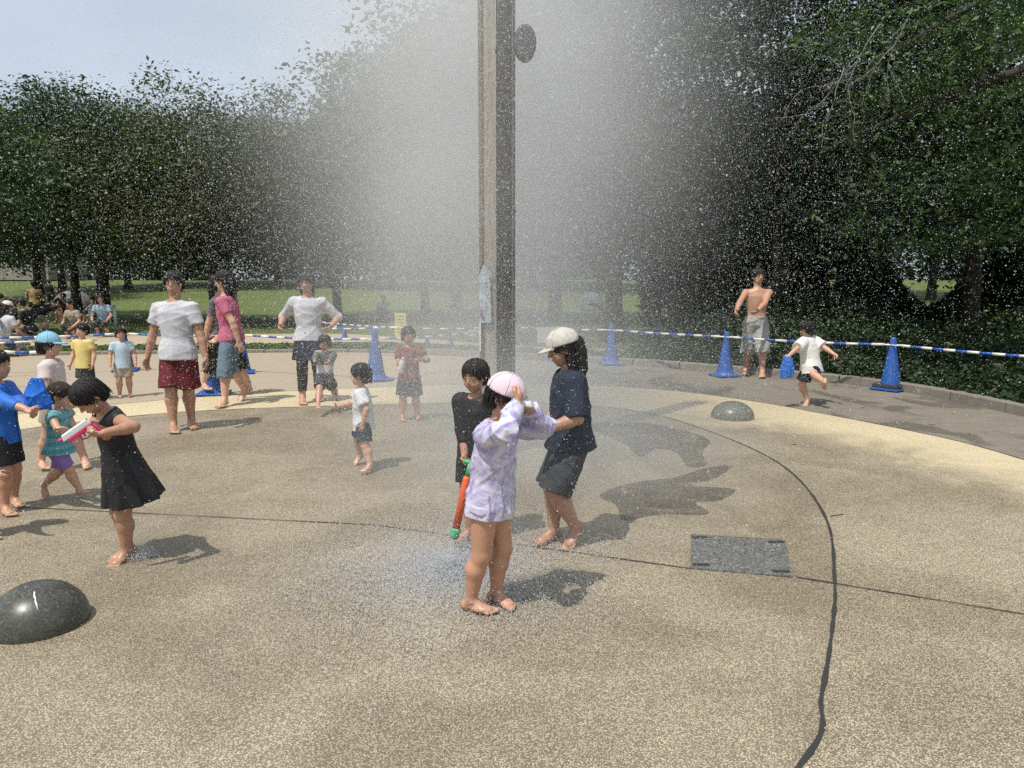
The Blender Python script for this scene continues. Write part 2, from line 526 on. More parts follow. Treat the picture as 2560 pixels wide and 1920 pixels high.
paint_shadow([(1440, 1048), (1530, 1058), (1600, 1056), (1690, 1070), (1772, 1098), (1756, 1130), (1768, 1160), (1720, 1166), (1690, 1130), (1640, 1122), (1600, 1140), (1560, 1108), (1490, 1078)], '')
paint_shadow([(1500, 1236), (1580, 1206), (1690, 1192), (1750, 1172), (1832, 1160), (1790, 1194), (1730, 1212), (1836, 1222), (1800, 1250), (1740, 1256), (1770, 1284), (1640, 1286), (1560, 1300), (1540, 1262)], '')

# ------------------------------------------------------------------ foliage
def leaves(centers, size, g, up=.55, aspect=.5, jitter=.35):
    """one small folded leaf per centre: returns verts, quads"""
    n = len(centers)
    a = g.normal(size=(n, 3)); a[:, 2] = a[:, 2] * .45 - .18
    a /= np.linalg.norm(a, axis=1, keepdims=True)
    nr = g.normal(size=(n, 3)) * (1 - up) + np.array([0, 0, up])
    b = np.cross(a, nr); b /= np.linalg.norm(b, axis=1, keepdims=True) + 1e-9
    c = np.cross(b, a)
    L = (size * (1 + jitter * g.normal(size=n)).clip(.4, 1.9))[:, None]
    p0 = centers - a * L * .5
    v = np.stack([p0, centers + b * L * aspect * .5 - c * L * .06 - a * L * .05, p0 + a * L - c * L * .1, centers - b * L * aspect * .5 - c * L * .06 - a * L * .05], 1)
    return v.reshape(-1, 3), np.arange(4 * n).reshape(-1, 4)
def crown_points(g, radii, clumps, per, cr, flat=.6, bottom=-.75, lump=.22, shell=.5):
    d = g.normal(size=(clumps * 3, 3)); d /= np.linalg.norm(d, axis=1, keepdims=True)
    d = d[d[:, 2] > bottom][:clumps]
    ph = g.uniform(0, 6.28, 6)
    lum = 1 + lump * (np.sin(d[:, 0] * 5 + ph[0]) * np.sin(d[:, 1] * 5 + ph[1]) + .8 * np.sin(d[:, 2] * 6 + d[:, 0] * 3 + ph[2]))
    r = g.uniform(shell ** 3, 1, len(d)) ** (1 / 3) * lum
    cc = d * r[:, None] * np.array(radii)
    k = g.integers(0, len(cc), clumps * per)
    cs = g.uniform(.6, 1.35, len(cc))
    off = g.normal(size=(len(k), 3)).clip(-1.9, 1.9) * np.array([1, 1, flat]) * cr * cs[k][:, None]
    off[:, 2] -= .12 * (off[:, 0] ** 2 + off[:, 1] ** 2) / cr
    return cc, cc[k] + off
def crown_mesh(name, seed, radii, clumps, per, cr, leaf, mat, **kw):
    g = np.random.default_rng(seed)
    up = kw.pop('up', .55); asp = kw.pop('aspect', .5)
    cc, pts = crown_points(g, radii, clumps, per, cr, **kw)
    v, f = leaves(pts, leaf, g, up, asp)
    return mesh_np(name, v, f, mat), cc
def trunk_mesh(name, mat, height, r0, r1, tips, seed, lean=(0, 0), fork=.35, limb_r=.35, seg=9):
    """tapered bole with root flare; limbs leave it and curve up to the given tips"""
    g = random.Random(seed); mb = MB()
    def bole(t): return Vector((lean[0] * t * t + .12 * r0 * math.sin(t * 5 + seed), lean[1] * t * t + .1 * r0 * math.sin(t * 4 + 1), height * t))
    ts = [0, .02, .06, .15, .3, .5, .7, .85, 1]
    mb.tube([bole(t) + Vector((0, 0, -.15 if t == 0 else 0)) for t in ts], [r0 * (1.5 if t == 0 else 1.3 if t < .03 else 1.1 if t < .1 else 1) * (1 - t) + r1 * t for t in ts], seg + 3)
    for tip in tips:
        t0 = g.uniform(fork, .95); s = bole(t0); tip = Vector(tip); m = s.lerp(tip, .5) + Vector((g.uniform(-.3, .3), g.uniform(-.3, .3), .12 * (tip - s).length))
        q = [s, s.lerp(m, .5) + Vector((0, 0, .04 * (tip - s).length)), m, m.lerp(tip, .55), tip]
        rr = (r0 * (1 - t0) + r1 * t0) * limb_r * g.uniform(.7, 1.2)
        mb.tube(q, [rr, rr * .8, rr * .6, rr * .38, rr * .14], seg - 2)
    return mb
def add_tree(name, label, loc, crown, crown_c, trunk_mb, bark, group, rz=0., scale=1.0, cat='tree'):
    root = tag(empty(name, loc, rz), label, cat, group); root.scale = (scale,) * 3
    tr = trunk_mb.build('trunk', bark, root) if isinstance(trunk_mb, MB) else link_obj('trunk', trunk_mb, root)
    c = link_obj('crown', crown, root); c.location = crown_c
    return root
def ground_z(x, y): return float(lawn_h(np.float64(x), np.float64(y)))

# --- far trees beyond the lawn, about 60 to 80 m away
far_kinds = []
for k, (mat, rad, cl) in enumerate(((M_LEAF_MID, (7.2, 7.0, 8.2), 200), (M_LEAF_OLIVE, (6.6, 6.4, 8.0), 210), (M_LEAF_DARK, (7.6, 7.2, 8.6), 210))):
    cm, cc = crown_mesh('crown', 20 + k, rad, cl, 210, 1.15, .27, mat, bottom=-.97, shell=.5)
    tips = [tuple(c * .8 + np.array([0, 0, 12.0])) for c in cc[::16]]
    far_kinds.append((cm, trunk_mesh('trunk', M_BARK, 12.5, .42, .16, tips, k).build('trunk', M_BARK).data))
    COL.objects.unlink(COL.objects[-1])
far = [  # pixel of the crown's middle, pixel row of its top, distance, kind, words
    (-40, 60, 52, 2, 'tall dark green tree at the photo edge above the tent'),
    (165, 150, 62, 1, 'yellowish olive tree just right of the tall dark edge tree'),
    (330, 185, 66, 1, 'olive tree whose crown stands over the man in maroon shorts'),
    (455, 150, 70, 0, 'green tree between the olive crowns and the dark thicket'),
    (580, 146, 66, 2, 'dark tree behind the walker in rolled jeans'),
    (700, 150, 72, 0, 'green tree at the right end of the sky gap'),
    (830, 165, 68, 0, 'tree half veiled by the left margin of the mist'),
    (985, 120, 66, 2, 'tree behind the yellow board, deep in the mist'),
    (1150, 60, 64, 0, 'tree behind the spray mast on the far lawn rim'),
    (1330, 90, 66, 2, 'tree directly right of the mast on the far lawn rim'),
    (1500, 60, 62, 0, 'tree over the lit lawn patch to the right of the mast'),
    (1690, 90, 60, 2, 'tree over the right end of the lit lawn'),
    (1880, 80, 58, 2, 'tree behind the standing man in pale trousers'),
    (2090, 60, 56, 2, 'tree far behind the running child'),
    (2320, 60, 54, 2, 'tree far behind the nearest cone'),
    (2560, 60, 52, 2, 'tree far off at the right margin'),
]
for i, (px, top, D, k, words) in enumerate(far):
    cm, tm = far_kinds[k]
    top_z = at(px, top, D).z; x = (px - 1280) / F_PX * D * 1.0
    gz = ground_z(x, D); s = (top_z - gz) / 26.0
    add_tree('background_tree', words, (x, D, gz), cm, (0, 0, 12.2), tm, None, 'trees along the far rim of the lawn', rz=i * 1.31, scale=s)
# second, deeper rank of lower trees closes the view under the crowns
for i, (px, D, k) in enumerate(((60, 96, 0), (430, 98, 2), (760, 95, 0), (1080, 97, 2), (1420, 95, 0), (1760, 92, 2), (2100, 90, 0), (2450, 88, 2))):
    cm, tm = far_kinds[k]; x = (px - 1280) / F_PX * D
    add_tree('background_tree', 'low rear-rank tree seen under the far crowns, ' + ('above the park building', 'behind the maroon shorts man', 'at the left fringe of the mist', 'behind the yellow board', 'just right of the mast', 'beyond the shirtless man', 'beyond the running child', 'beyond the weighted cone')[i], (x, D, ground_z(x, D) - 4.5), cm, (0, 0, 12.2), tm, None, 'rear rank of trees behind the lawn', rz=i * 2.1, scale=.78)

# --- trees standing on the near lawn
def near_tree(name, label, base, height, r0, center, radii, clumps, per, cr, leaf, mat, seed, group, bark=M_BARK, ntips=9, **kw):
    cm, cc = crown_mesh('crown', seed, radii, clumps, per, cr, leaf, mat, **kw)
    off = Vector(center) - Vector(base)
    st = max(1, len(cc) // ntips)
    tips = [tuple(Vector(c) * .85 + off) for c in cc[::st]]
    return add_tree(name, label, base, cm, off, trunk_mesh('trunk', bark, height, r0, r0 * .4, tips, seed, lean=(off.x * .5, off.y * .5)), bark, group)
near_tree('shade_tree', 'slim dark tree with a sign plate on its trunk, behind the grey tent', (-17.5, 30, -.05), 7.5, .19, (-17.8, 30, 5.5), (4.2, 4, 3.3), 180, 220, .6, .135, M_LEAF_DARK, 41, 'shade trees on the near lawn', bottom=-.95)
near_tree('shade_tree', 'dark tree with thick trunk right of the tent', (-15.6, 28.5, -.05), 7.5, .26, (-14.6, 29, 5.5), (4.4, 4, 3.2), 180, 220, .6, .135, M_LEAF_MID, 42, 'shade trees on the near lawn', bottom=-.95)
near_tree('shade_tree', 'tree with fresh green twigs reaching in at the left photo edge', (-15.6, 21, -.05), 5.5, .2, (-16.3, 20.5, 4.7), (2.9, 3.2, 2.4), 150, 130, .5, .17, M_LEAF_FRESH, 43, 'shade trees on the near lawn', bottom=-.7)
near_tree('pale_tree', 'pale many-stemmed tree standing before the far building', (-38.5, 61, .6), 5, .5, (-38, 62, 10.5), (6, 5, 4.5), 120, 110, 1.0, .32, M_LEAF_MID, 44, None, bark=M_BARK_PALE, ntips=16)
near_tree('lawn_tree', 'tree left of the mast, its trunk a faint streak in the mist', (-2.2, 29, -.05), 7.5, .25, (-2.8, 29, 7.2), (4.6, 4.2, 3.5), 150, 130, .66, .2, M_LEAF_MID, 45, 'trees veiled by the mist', bottom=-.55)
near_tree('lawn_tree', 'twin-stemmed tree left of the mast, farther off than its neighbour', (-4.2, 36, -.05), 8, .2, (-5.4, 36, 8), (4.6, 4.2, 4.0), 140, 130, .7, .22, M_LEAF_DARK, 46, 'trees veiled by the mist', bottom=-.55)
near_tree('lawn_tree', 'tree right of the mast with its trunk against the lit lawn', (1.8, 31, -.05), 8, .27, (2.2, 30, 8.8), (5, 4.4, 5), 160, 130, .7, .2, M_LEAF_DARK, 47, 'trees veiled by the mist', bottom=-.5)
for i_, (x_, y_, lab) in enumerate(((-10.8, 27, 'low spreading shade tree behind the man in maroon shorts'), (-7.4, 31.5, 'shade tree behind the walking women'), (5.4, 28, 'shade tree behind the faint cone right of the mast'), (-21.5, 34, 'shade tree behind the two dark figures on the lawn'))):
    near_tree('shade_tree', lab, (x_, y_, -.05), 6.8, .2, (x_ - .3, y_, 4.9), (4.7, 4.4, 2.8), 180, 220, .62, .13, (M_LEAF_OLIVE, M_LEAF_MID, M_LEAF_DARK, M_LEAF_MID)[i_], 70 + i_, 'shade trees on the near lawn', bottom=-.95)
near_tree('overhanging_tree', 'near tree whose leafy boughs hang over the mast from above', (2.7, 19.5, -.05), 7.5, .25, (1.5, 17.6, 7.9), (4.6, 4, 4.0), 170, 150, .5, .15, M_LEAF_MID, 48, None, bottom=-.6, ntips=16)

# --- the dark wood on the right
wood = 'trees of the dark wood on the right'
near_tree('wood_tree', 'dark tree with a thick trunk behind the nearest cone', (12.3, 20.0, -.05), 7, .23, (11.2, 18.5, 6.4), (5.0, 4.6, 4.9), 230, 190, .52, .125, M_LEAF_DARK, 51, wood, flat=.34, bottom=-.9, up=.8, ntips=14)
near_tree('wood_tree', 'dark tree whose low boughs hang over the standing man', (7.0, 19.5, -.05), 7, .25, (6.1, 17.6, 6.3), (3.9, 4.2, 5.0), 230, 190, .5, .125, M_LEAF_DARK, 52, wood, flat=.4, bottom=-.9, up=.75, ntips=14)
near_tree('wood_tree', 'tree with light-catching layered sprays at the right edge', (12.6, 15.5, -.05), 6, .22, (10.4, 13.6, 5.2), (3.9, 3.6, 3.9), 190, 190, .42, .1, M_LEAF_FRESH, 53, wood, flat=.22, bottom=-.9, up=.88, ntips=12)
near_tree('wood_tree', 'dark tree at the back of the wood, trunk between the cone and the running child', (10.6, 25.5, -.05), 8, .3, (10.3, 25, 7.5), (5.4, 4.5, 6.2), 190, 150, .7, .18, M_LEAF_DARK, 54, wood, bottom=-.9, ntips=10)
near_tree('wood_tree', 'dark tree at the back of the wood, off the right edge', (17.5, 23, -.05), 8, .3, (16.8, 22.5, 7.2), (5.2, 4.5, 6.2), 180, 150, .7, .18, M_LEAF_DARK, 55, wood, bottom=-.9, ntips=10)

# --- near bough with bare pale twigs, coming in from the right
bough = tag(empty('tree_bough', (8.2, 9.6, 4.9)), 'long bare dark bough slanting down from the upper right edge with leaves', 'tree branch')
def rel(px, py, D): return at(px, py, D) - Vector((8.2, 9.6, 4.9))
bm_ = MB()
main = [rel(2900, 60, 9.6), rel(2640, 150, 9.9), rel(2480, 200, 10.2), rel(2360, 245, 10.5), rel(2230, 300, 10.8), rel(2120, 345, 11.1), rel(2050, 385, 11.3)]
bm_.tube(main, [.085, .07, .058, .048, .038, .024, .008], 10)
second = [rel(2900, -120, 9.0), rel(2640, -60, 9.2), rel(2420, 20, 9.6), rel(2330, 70, 9.8), rel(2240, 130, 10.0)]
bm_.tube(second, [.07, .058, .046, .034, .012], 10)
bm_.build('limb', M_BARK, bough)
M_TWIG = bark_mat('twig_pale', (.10, .095, .082), (.22, .205, .185))
tw = MB(); gr = random.Random(5)
def twig(p, d, L, r, depth):
    q = [p]; dd = d.copy()
    for k in range(5):
        dd = (dd + Vector((gr.uniform(-.28, .28), gr.uniform(-.28, .28), gr.uniform(-.3, .22)))).normalized(); q.append(q[-1] + dd * L / 5)
    tw.tube(q, [r * (1 - .16 * k) for k in range(6)], 5)
    if depth:
        for k in range(gr.randint(2, 4)):
            j = gr.randint(1, 5); s = gr.choice((-1, 1))
            twig(q[j], (dd + Vector((gr.uniform(-.3, .3), gr.uniform(-.4, .4), s * gr.uniform(.3, .9)))).normalized(), L * gr.uniform(.4, .7), r * .55, depth - 1)
for a, c, L in (((2200, 60), (2080, 250), 1.25), ((2240, 110), (2120, 210), .9), ((2110, 170), (2070, 300), .75), ((2280, 20), (2200, 140), .9), ((2100, 200), (1990, 265), .6)):
    p, e = rel(*a, 9.8), rel(*c, 9.6)
    twig(p, (e - p).normalized(), L, .011, 2)
tw.build('twig', M_TWIG, bough)
g = np.random.default_rng(77)
lp = []
for px, py, D, n, sp in ((2440, 60, 9.8, 300, .34), (2520, 110, 9.5, 300, .3), (2400, 150, 10, 220, .3), (2540, 260, 9.6, 200, .3), (2300, 70, 10.3, 260, .4), (2480, 20, 9.4, 300, .34), (2160, 40, 10.6, 260, .4), (2330, 200, 10.3, 160, .25),
                         (2450, 330, 10.6, 200, .3), (2240, 250, 10.9, 140, .3), (2380, 420, 10.8, 300, .5), (2500, 480, 10.6, 320, .5), (2250, 470, 11.4, 280, .5), (2470, 590, 11, 320, .45), (2330, 610, 11.5, 280, .45), (2180, 560, 12, 260, .45), (2540, 400, 10.2, 260, .4), (2200, 150, 10.9, 260, .4), (2080, 120, 11.2, 220, .4), (2140, 330, 11.3, 220, .4), (2400, 250, 10.4, 240, .4)):
    c = np.array(rel(px, py, D)); lp.append(c + g.normal(size=(n, 3)) * np.array([sp, sp, sp * .3]))
v, f = leaves(np.concatenate(lp), .105, g, .55, .42)
link_obj('foliage', mesh_np('foliage', v, f, M_LEAF_FRESH), bough)

# --- undergrowth behind the kerb and hedge at the back of the lawn
def scatter_band(name, line, depth, n, hfun, leaf, mat, seed, label=None, cat=None, kind='stuff', up=.5, base=0., power=.6):
    g = np.random.default_rng(seed); L = np.array([p[:2] for p in line]); k = g.integers(0, len(L) - 1, n); t = g.uniform(0, 1, (n, 1))
    P = L[k] * (1 - t) + L[k + 1] * t; d = L[k + 1] - L[k]; nn = np.stack([-d[:, 1], d[:, 0]], 1); nn /= np.linalg.norm(nn, axis=1, keepdims=True)
    nn[nn[:, 1] < 0] *= -1
    u = g.uniform(0, 1, n); P = P + nn * (u * depth + .1)[:, None]
    h = hfun(P[:, 0], P[:, 1], u); z = base + h * g.uniform(0, 1, n) ** power
    v, f = leaves(np.column_stack([P, z]), leaf, g, up, .45)
    return tag(link_obj(name, mesh_np(name, v, f, mat)), label, cat, kind=kind)
right_line = [p for p in kerb_line if p[0] > 1.6]
scatter_band('undergrowth', right_line, 6.5, 78000, lambda x, y, u: np.clip((x - 1.3) / 3.0, .12, 1) * (.22 + 1.15 * u * (1 - .55 * np.exp(-((x / np.maximum(y, 1) - .57) / .07) ** 2)) + .2 * np.sin(x * 2.1) * np.sin(y * 1.6) * u) - .03, .085, M_UNDER, 61, 'dense low dark green undergrowth behind the kerb on the right', 'undergrowth')
scatter_band('thicket', [(4.2, 25.5), (7, 24.5), (10, 23.5), (13, 22), (17, 19.5), (21, 16)], 3.0, 52000, lambda x, y, u: (2.7 + .7 * np.sin(x * 1.1) * np.sin(x * .37 + 1)) * (1 - .72 * np.exp(-((x / np.maximum(y, 1) - .56) / .05) ** 2)), .19, M_UNDER, 64, 'dark shrubs closing the view under the wood on the right', 'shrubs')
scatter_band('hedge_row', [(x, 91 + 2 * math.sin(x * .2)) for x in np.linspace(-125, 90, 46)], 3.5, 115000, lambda x, y, u: 7.2 + 1.2 * np.sin(x * .5) + .6 * np.sin(x * 1.7), .5, M_LEAF_DARK, 62, 'tall dark thicket along the far rim of the lawn', 'thicket', base=1.3, power=1.05)
scatter_band('lawn_edge_grass', [p for p in kerb_line if p[0] < 2.2], 1.6, 16000, lambda x, y, u: .05 + .05 * np.sin(x * 5) ** 2, .07, leaf_mat('grass_blade', (.04, .07, .018), (.08, .12, .03), (.13, .17, .05), .2), 63, 'rough grass strip behind the low kerb', 'grass')

# --- building glimpsed under the far trees at the left
M_PLAST = plain('house_plaster', (.30, .27, .23), .9, .2, 2); M_ROOF = plain('house_roof', (.26, .27, .28), .8, .2, 3)
bx_, by_ = -51.0, 80.0; gz = ground_z(bx_, by_)
house = tag(empty('park_building', (bx_, by_, gz)), 'low pale building with a grey roof glimpsed under the far trees', 'building')
w_ = MB(); w_.box((0, 0, 2.0), (7.4, 7, 4.0)); w_.build('wall', M_PLAST, house)
r_ = MB(); r_.add([(-4.3, -4.1, 3.9), (4.3, -4.1, 3.9), (4.3, 4.1, 3.9), (-4.3, 4.1, 3.9), (-2.8, 0, 6.3), (2.8, 0, 6.3)], [(3, 2, 1, 0), (0, 1, 5, 4), (1, 2, 5), (2, 3, 4, 5), (3, 0, 4)]); r_.build('roof', M_ROOF, house)
M_PANE = plain('dark_pane', (.03, .035, .04), .15)
for k in range(2):
    o = MB(); o.box((-1.6 + 3.0 * k, -3.53, 2.1), (1.5, .08, 1.3)); wdw = o.build('window', plain('window_white', (.6, .6, .58), .5), house)
    o = MB(); o.box((-1.6 + 3.0 * k, -3.58, 2.1), (1.3, .03, 1.1)); o.build('pane', M_PANE, wdw)
# white bench-like rail structure on the rim
wr = tag(empty('white_rail', (*at(208, 685, 66)[:2], 1.2)), 'white tubular rail standing at the rim of the lawn', 'rail')
o = MB(); o.tube([(-1.6, 0, -.2), (-1.6, 0, 1.1), (-1.3, 0, 1.3), (1.4, 0, 1.35)], .12, 8); o.tube([(1.2, 0, -.2), (1.2, 0, 1.3)], .1, 8)
o.build('rail_tube', plain('white_paint', (.75, .77, .75), .5), wr)
o = MB(); o.box((.2, 0, 1.62), (1.6, .7, .3), taper=.8); o.build('rail_cap', plain('white_paint', (.75, .77, .75), .5), wr)

# ------------------------------------------------------------------ people: one smooth skin per body, grown from a distance field
def surface_nets(D, org, vox):
    s = D < 0
    nx, ny, nz = D.shape
    c = np.zeros((nx - 1, ny - 1, nz - 1), np.uint8)
    for i in (0, 1):
        for j in (0, 1):
            for k in (0, 1):
                c += s[i:nx - 1 + i, j:ny - 1 + j, k:nz - 1 + k]
    act = np.argwhere((c > 0) & (c < 8))
    if len(act) == 0: return np.zeros((0, 3)), np.zeros((0, 4), int)
    idx = np.full(c.shape, -1, np.int32); idx[tuple(act.T)] = np.arange(len(act))
    acc = np.zeros((len(act), 3)); cnt = np.zeros(len(act))
    x, y, z = act.T
    for ax in range(3):
        o = [a for a in range(3) if a != ax]
        for p in (0, 1):
            for q_ in (0, 1):
                o0 = [0, 0, 0]; o0[o[0]] = p; o0[o[1]] = q_; o1 = list(o0); o1[ax] = 1
                a = D[x + o0[0], y + o0[1], z + o0[2]]; b = D[x + o1[0], y + o1[1], z + o1[2]]
                m = (a < 0) != (b < 0)
                t = a[m] / (a[m] - b[m])
                pt = np.tile(np.array(o0, float), (m.sum(), 1)); pt[:, ax] = t
                acc[m] += pt; cnt[m] += 1
    V = (act + acc / cnt[:, None]) * vox + np.array(org)
    quads = []
    for ax in range(3):
        sl0 = [slice(1, n - 1) for n in D.shape]; sl1 = list(sl0)
        sl0[ax] = slice(0, D.shape[ax] - 1); sl1[ax] = slice(1, D.shape[ax])
        a = s[tuple(sl0)]; b = s[tuple(sl1)]
        e = np.argwhere(a != b)
        if len(e) == 0: continue
        flip = a[tuple(e.T)]
        off = np.ones(3, int); off[ax] = 0
        e = e + off
        u, w = [(1, 2), (2, 0), (0, 1)][ax]
        def cell(du, dw):
            q2 = e.copy(); q2[:, u] -= du; q2[:, w] -= dw
            return idx[tuple(q2.T)]
        qd = np.stack([cell(1, 1), cell(0, 1), cell(0, 0), cell(1, 0)], 1)
        qd[~flip] = qd[~flip][:, ::-1]
        quads.append(qd)
    return V, np.concatenate(quads)
class Field:
    """smooth-blended solid on a grid"""
    def __init__(self, lo, hi, vox):
        self.vox = vox; self.lo = np.array(lo) - 3 * vox
        self.n = (np.ceil((np.array(hi) - self.lo) / vox) + 4).astype(int)
        self.D = np.full(self.n, .2, np.float32)
        self.ax = [(self.lo[i] + vox * np.arange(self.n[i])).astype(np.float32) for i in range(3)]
    def region(self, lo, hi):
        a = np.clip(((np.array(lo) - self.lo) / self.vox).astype(int) - 1, 0, self.n)
        b = np.clip(((np.array(hi) - self.lo) / self.vox).astype(int) + 2, 0, self.n)
        if (b <= a).any(): return None
        sl = tuple(slice(a[i], b[i]) for i in range(3))
        return sl, self.ax[0][sl[0]][:, None, None], self.ax[1][sl[1]][None, :, None], self.ax[2][sl[2]][None, None, :]
    def put(self, lo, hi, fn, k=.0, sub=False):
        m = k + 3 * self.vox
        r = self.region(np.array(lo) - m, np.array(hi) + m)
        if r is None: return
        sl, X, Y, Z = r
        d = fn(X, Y, Z).astype(np.float32); o = self.D[sl]
        if sub:
            d = -d
            if k > 0:
                h = np.clip(.5 - .5 * (o - d) / k, 0, 1); self.D[sl] = o * (1 - h) + d * h + k * h * (1 - h)
            else: self.D[sl] = np.maximum(o, d)
        elif k > 0:
            h = np.clip(.5 + .5 * (o - d) / k, 0, 1); self.D[sl] = o * (1 - h) + d * h - k * h * (1 - h)
        else: self.D[sl] = np.minimum(o, d)
    def cone(self, a, b, r1, r2, k=.015, flat=False, sub=False):
        a, b = np.array(a, float), np.array(b, float); ba = b - a; L2 = max(float(ba @ ba), 1e-9); L = math.sqrt(L2)
        def fn(X, Y, Z):
            t0 = ((X - a[0]) * ba[0] + (Y - a[1]) * ba[1] + (Z - a[2]) * ba[2]) / L2
            t = np.clip(t0, 0, 1)
            d = np.sqrt((X - a[0] - t * ba[0]) ** 2 + (Y - a[1] - t * ba[1]) ** 2 + (Z - a[2] - t * ba[2]) ** 2) - (r1 + (r2 - r1) * t)
            if flat: d = np.maximum(d, np.maximum((t0 - 1) * L, (-t0 - .15) * L))
            return d
        R_ = max(r1, r2)
        self.put(np.minimum(a, b) - R_, np.maximum(a, b) + R_, fn, k, sub); return self
    def ell(self, c, r, M=None, k=.015, sub=False):
        c, r = np.array(c, float), np.array(r, float); M = np.eye(3) if M is None else np.array(M)   # columns of M are the axes
        def fn(X, Y, Z):
            x, y, z = X - c[0], Y - c[1], Z - c[2]
            p = [(x * M[0, i] + y * M[1, i] + z * M[2, i]) / r[i] for i in range(3)]
            k0 = np.sqrt(p[0] ** 2 + p[1] ** 2 + p[2] ** 2); k1 = np.sqrt((p[0] / r[0]) ** 2 + (p[1] / r[1]) ** 2 + (p[2] / r[2]) ** 2) + 1e-9
            return k0 * (k0 - 1) / k1
        R_ = r.max(); self.put(c - R_, c + R_, fn, k, sub); return self
    def loft(self, o, M, S, W, Dp, k=.015, fold=None):
        """tube along M's third axis, elliptical section with half widths W and depths Dp at heights S"""
        o, M = np.array(o, float), np.array(M); S, W, Dp = map(np.asarray, (S, W, Dp))
        ends = [o + M[:, 2] * s for s in (S[0], S[-1])]; R_ = max(W.max(), Dp.max()) * 1.25
        def fn(X, Y, Z):
            x, y, z = X - o[0], Y - o[1], Z - o[2]
            u, v, w = [x * M[0, i] + y * M[1, i] + z * M[2, i] for i in range(3)]
            a = np.interp(w, S, W); b = np.interp(w, S, Dp)
            if fold:
                n, amp, s0, ph = fold
                th = np.arctan2(v / b, u / a); t = np.clip((w - s0) / (S[0] - s0), 0, 1)
                m = 1 + amp * t * (np.sin(n * th + ph) + .5 * np.sin((n * 2 + 1) * th + ph * 2.3 + 3 * w)); a = a * m; b = b * m
            q = np.sqrt((u / a) ** 2 + (v / b) ** 2)
            return np.maximum((q - 1) * np.sqrt(a * b) * .92, np.maximum(S[0] - w, w - S[-1]))
        self.put(np.minimum(*ends) - R_, np.maximum(*ends) + R_, fn, k); return self
    def half(self, p, n):
        """cut everything on the n side of the plane through p"""
        p, n = np.array(p, float), np.array(n, float); n = n / np.linalg.norm(n)
        X, Y, Z = self.ax[0][:, None, None], self.ax[1][None, :, None], self.ax[2][None, None, :]
        self.D = np.maximum(self.D, (X - p[0]) * n[0] + (Y - p[1]) * n[1] + (Z - p[2]) * n[2]).astype(np.float32); return self
    def ripple(self, amp, seed, freq=55, squash=1.0, only=.02):
        g = np.random.default_rng(seed); ii = np.nonzero(np.abs(self.D) < only + amp * 4)
        X, Y, Z = [self.ax[i][ii[i]] for i in range(3)]; w = np.zeros(len(X), np.float32)
        for i in range(5):
            k = g.normal(size=3) * np.array([1, 1, squash]); k *= freq * g.uniform(.5, 1.6) / np.linalg.norm(k)
            k2 = g.normal(size=3) * freq * .35
            w += (1 - np.abs(np.sin(.5 * (X * k[0] + Y * k[1] + Z * k[2]) + g.uniform(0, 6) + 1.3 * np.sin(X * k2[0] + Y * k2[1] + Z * k2[2])))) ** 2 * (.5 + .5 * np.sin(X * k2[1] * .8 + Z * k2[0] * .8 + i)) - .12
        self.D[ii] -= amp * .9 * w; return self
    def mesh(self, name, mat, smooth=2, extra=None):
        V, Q = surface_nets(self.D, self.lo, self.vox)
        E_ = np.concatenate([Q[:, [0, 1]], Q[:, [1, 2]], Q[:, [2, 3]], Q[:, [3, 0]]])
        for _ in range(smooth):
            A = np.zeros_like(V); c = np.bincount(E_[:, 0], minlength=len(V)) + np.bincount(E_[:, 1], minlength=len(V))
            for i in range(3): A[:, i] = np.bincount(E_[:, 0], V[E_[:, 1], i], len(V)) + np.bincount(E_[:, 1], V[E_[:, 0], i], len(V))
            V = V * .5 + .5 * A / np.maximum(c, 1)[:, None]
        if extra is not None and extra.v:
            Q = np.concatenate([Q, np.array(extra.f) + len(V)]); V = np.concatenate([V, np.array([tuple(v) for v in extra.v])])
        return mesh_np(name, V, Q, mat, True)

def rot_axis(axis, ang): return np.array(Matrix.Rotation(ang, 3, Vector(axis)))
def unit(v): v = np.array(v, float); return v / (np.linalg.norm(v) + 1e-12)
def ik(a, t, l1, l2, pole):
    a, t = np.array(a, float), np.array(t, float); d = t - a; L = np.linalg.norm(d); mx = (l1 + l2) * .998
    if L > mx: t = a + d / L * mx; d = t - a; L = mx
    u = d / L; x = (l1 * l1 - l2 * l2 + L * L) / (2 * L); h = math.sqrt(max(l1 * l1 - x * x, 0)); p = np.array(pole, float); p = p - u * (p @ u); p = unit(p)
    return a + u * x + p * h, t

_skin = {}
def skin_mat(tone):
    if tone in _skin: return _skin[tone]
    m, nt, b = new_mat('skin_%s' % ('abcdef'[len(_skin)]))
    f = noise(nt, 14, 4, .6, objco(nt)); f2 = noise(nt, 90, 2, .5, objco(nt))
    col = mixc(nt, f, tuple(c * .86 for c in tone), (tone[0] * 1.1, tone[1] * 1.0, tone[2] * .97))
    nt.links.new(col, b.inputs['Base Color']); b.inputs['Roughness'].default_value = .42
    b.inputs['Subsurface Weight'].default_value = .0
    bump(nt, b, f2, .05, .004)
    _skin[tone] = m; return m
TONE = (.50, .285, .185); TONE2 = (.56, .34, .235); TONE3 = (.42, .235, .15)
def hair_mat(name, a, c):
    m, nt, b = new_mat(name); f = noise(nt, 60, 4, .65, objco(nt, (3.0, 3.0, .3)), .3)
    nt.links.new(mixc(nt, f, a, c), b.inputs['Base Color']); b.inputs['Roughness'].default_value = .55; b.inputs['Specular IOR Level'].default_value = .35; bump(nt, b, f, .8, .006)
    return m
M_HAIR = hair_mat('hair_black', (.006, .005, .005), (.022, .018, .016)); M_HAIR2 = hair_mat('hair_brown', (.014, .009, .006), (.05, .034, .024))
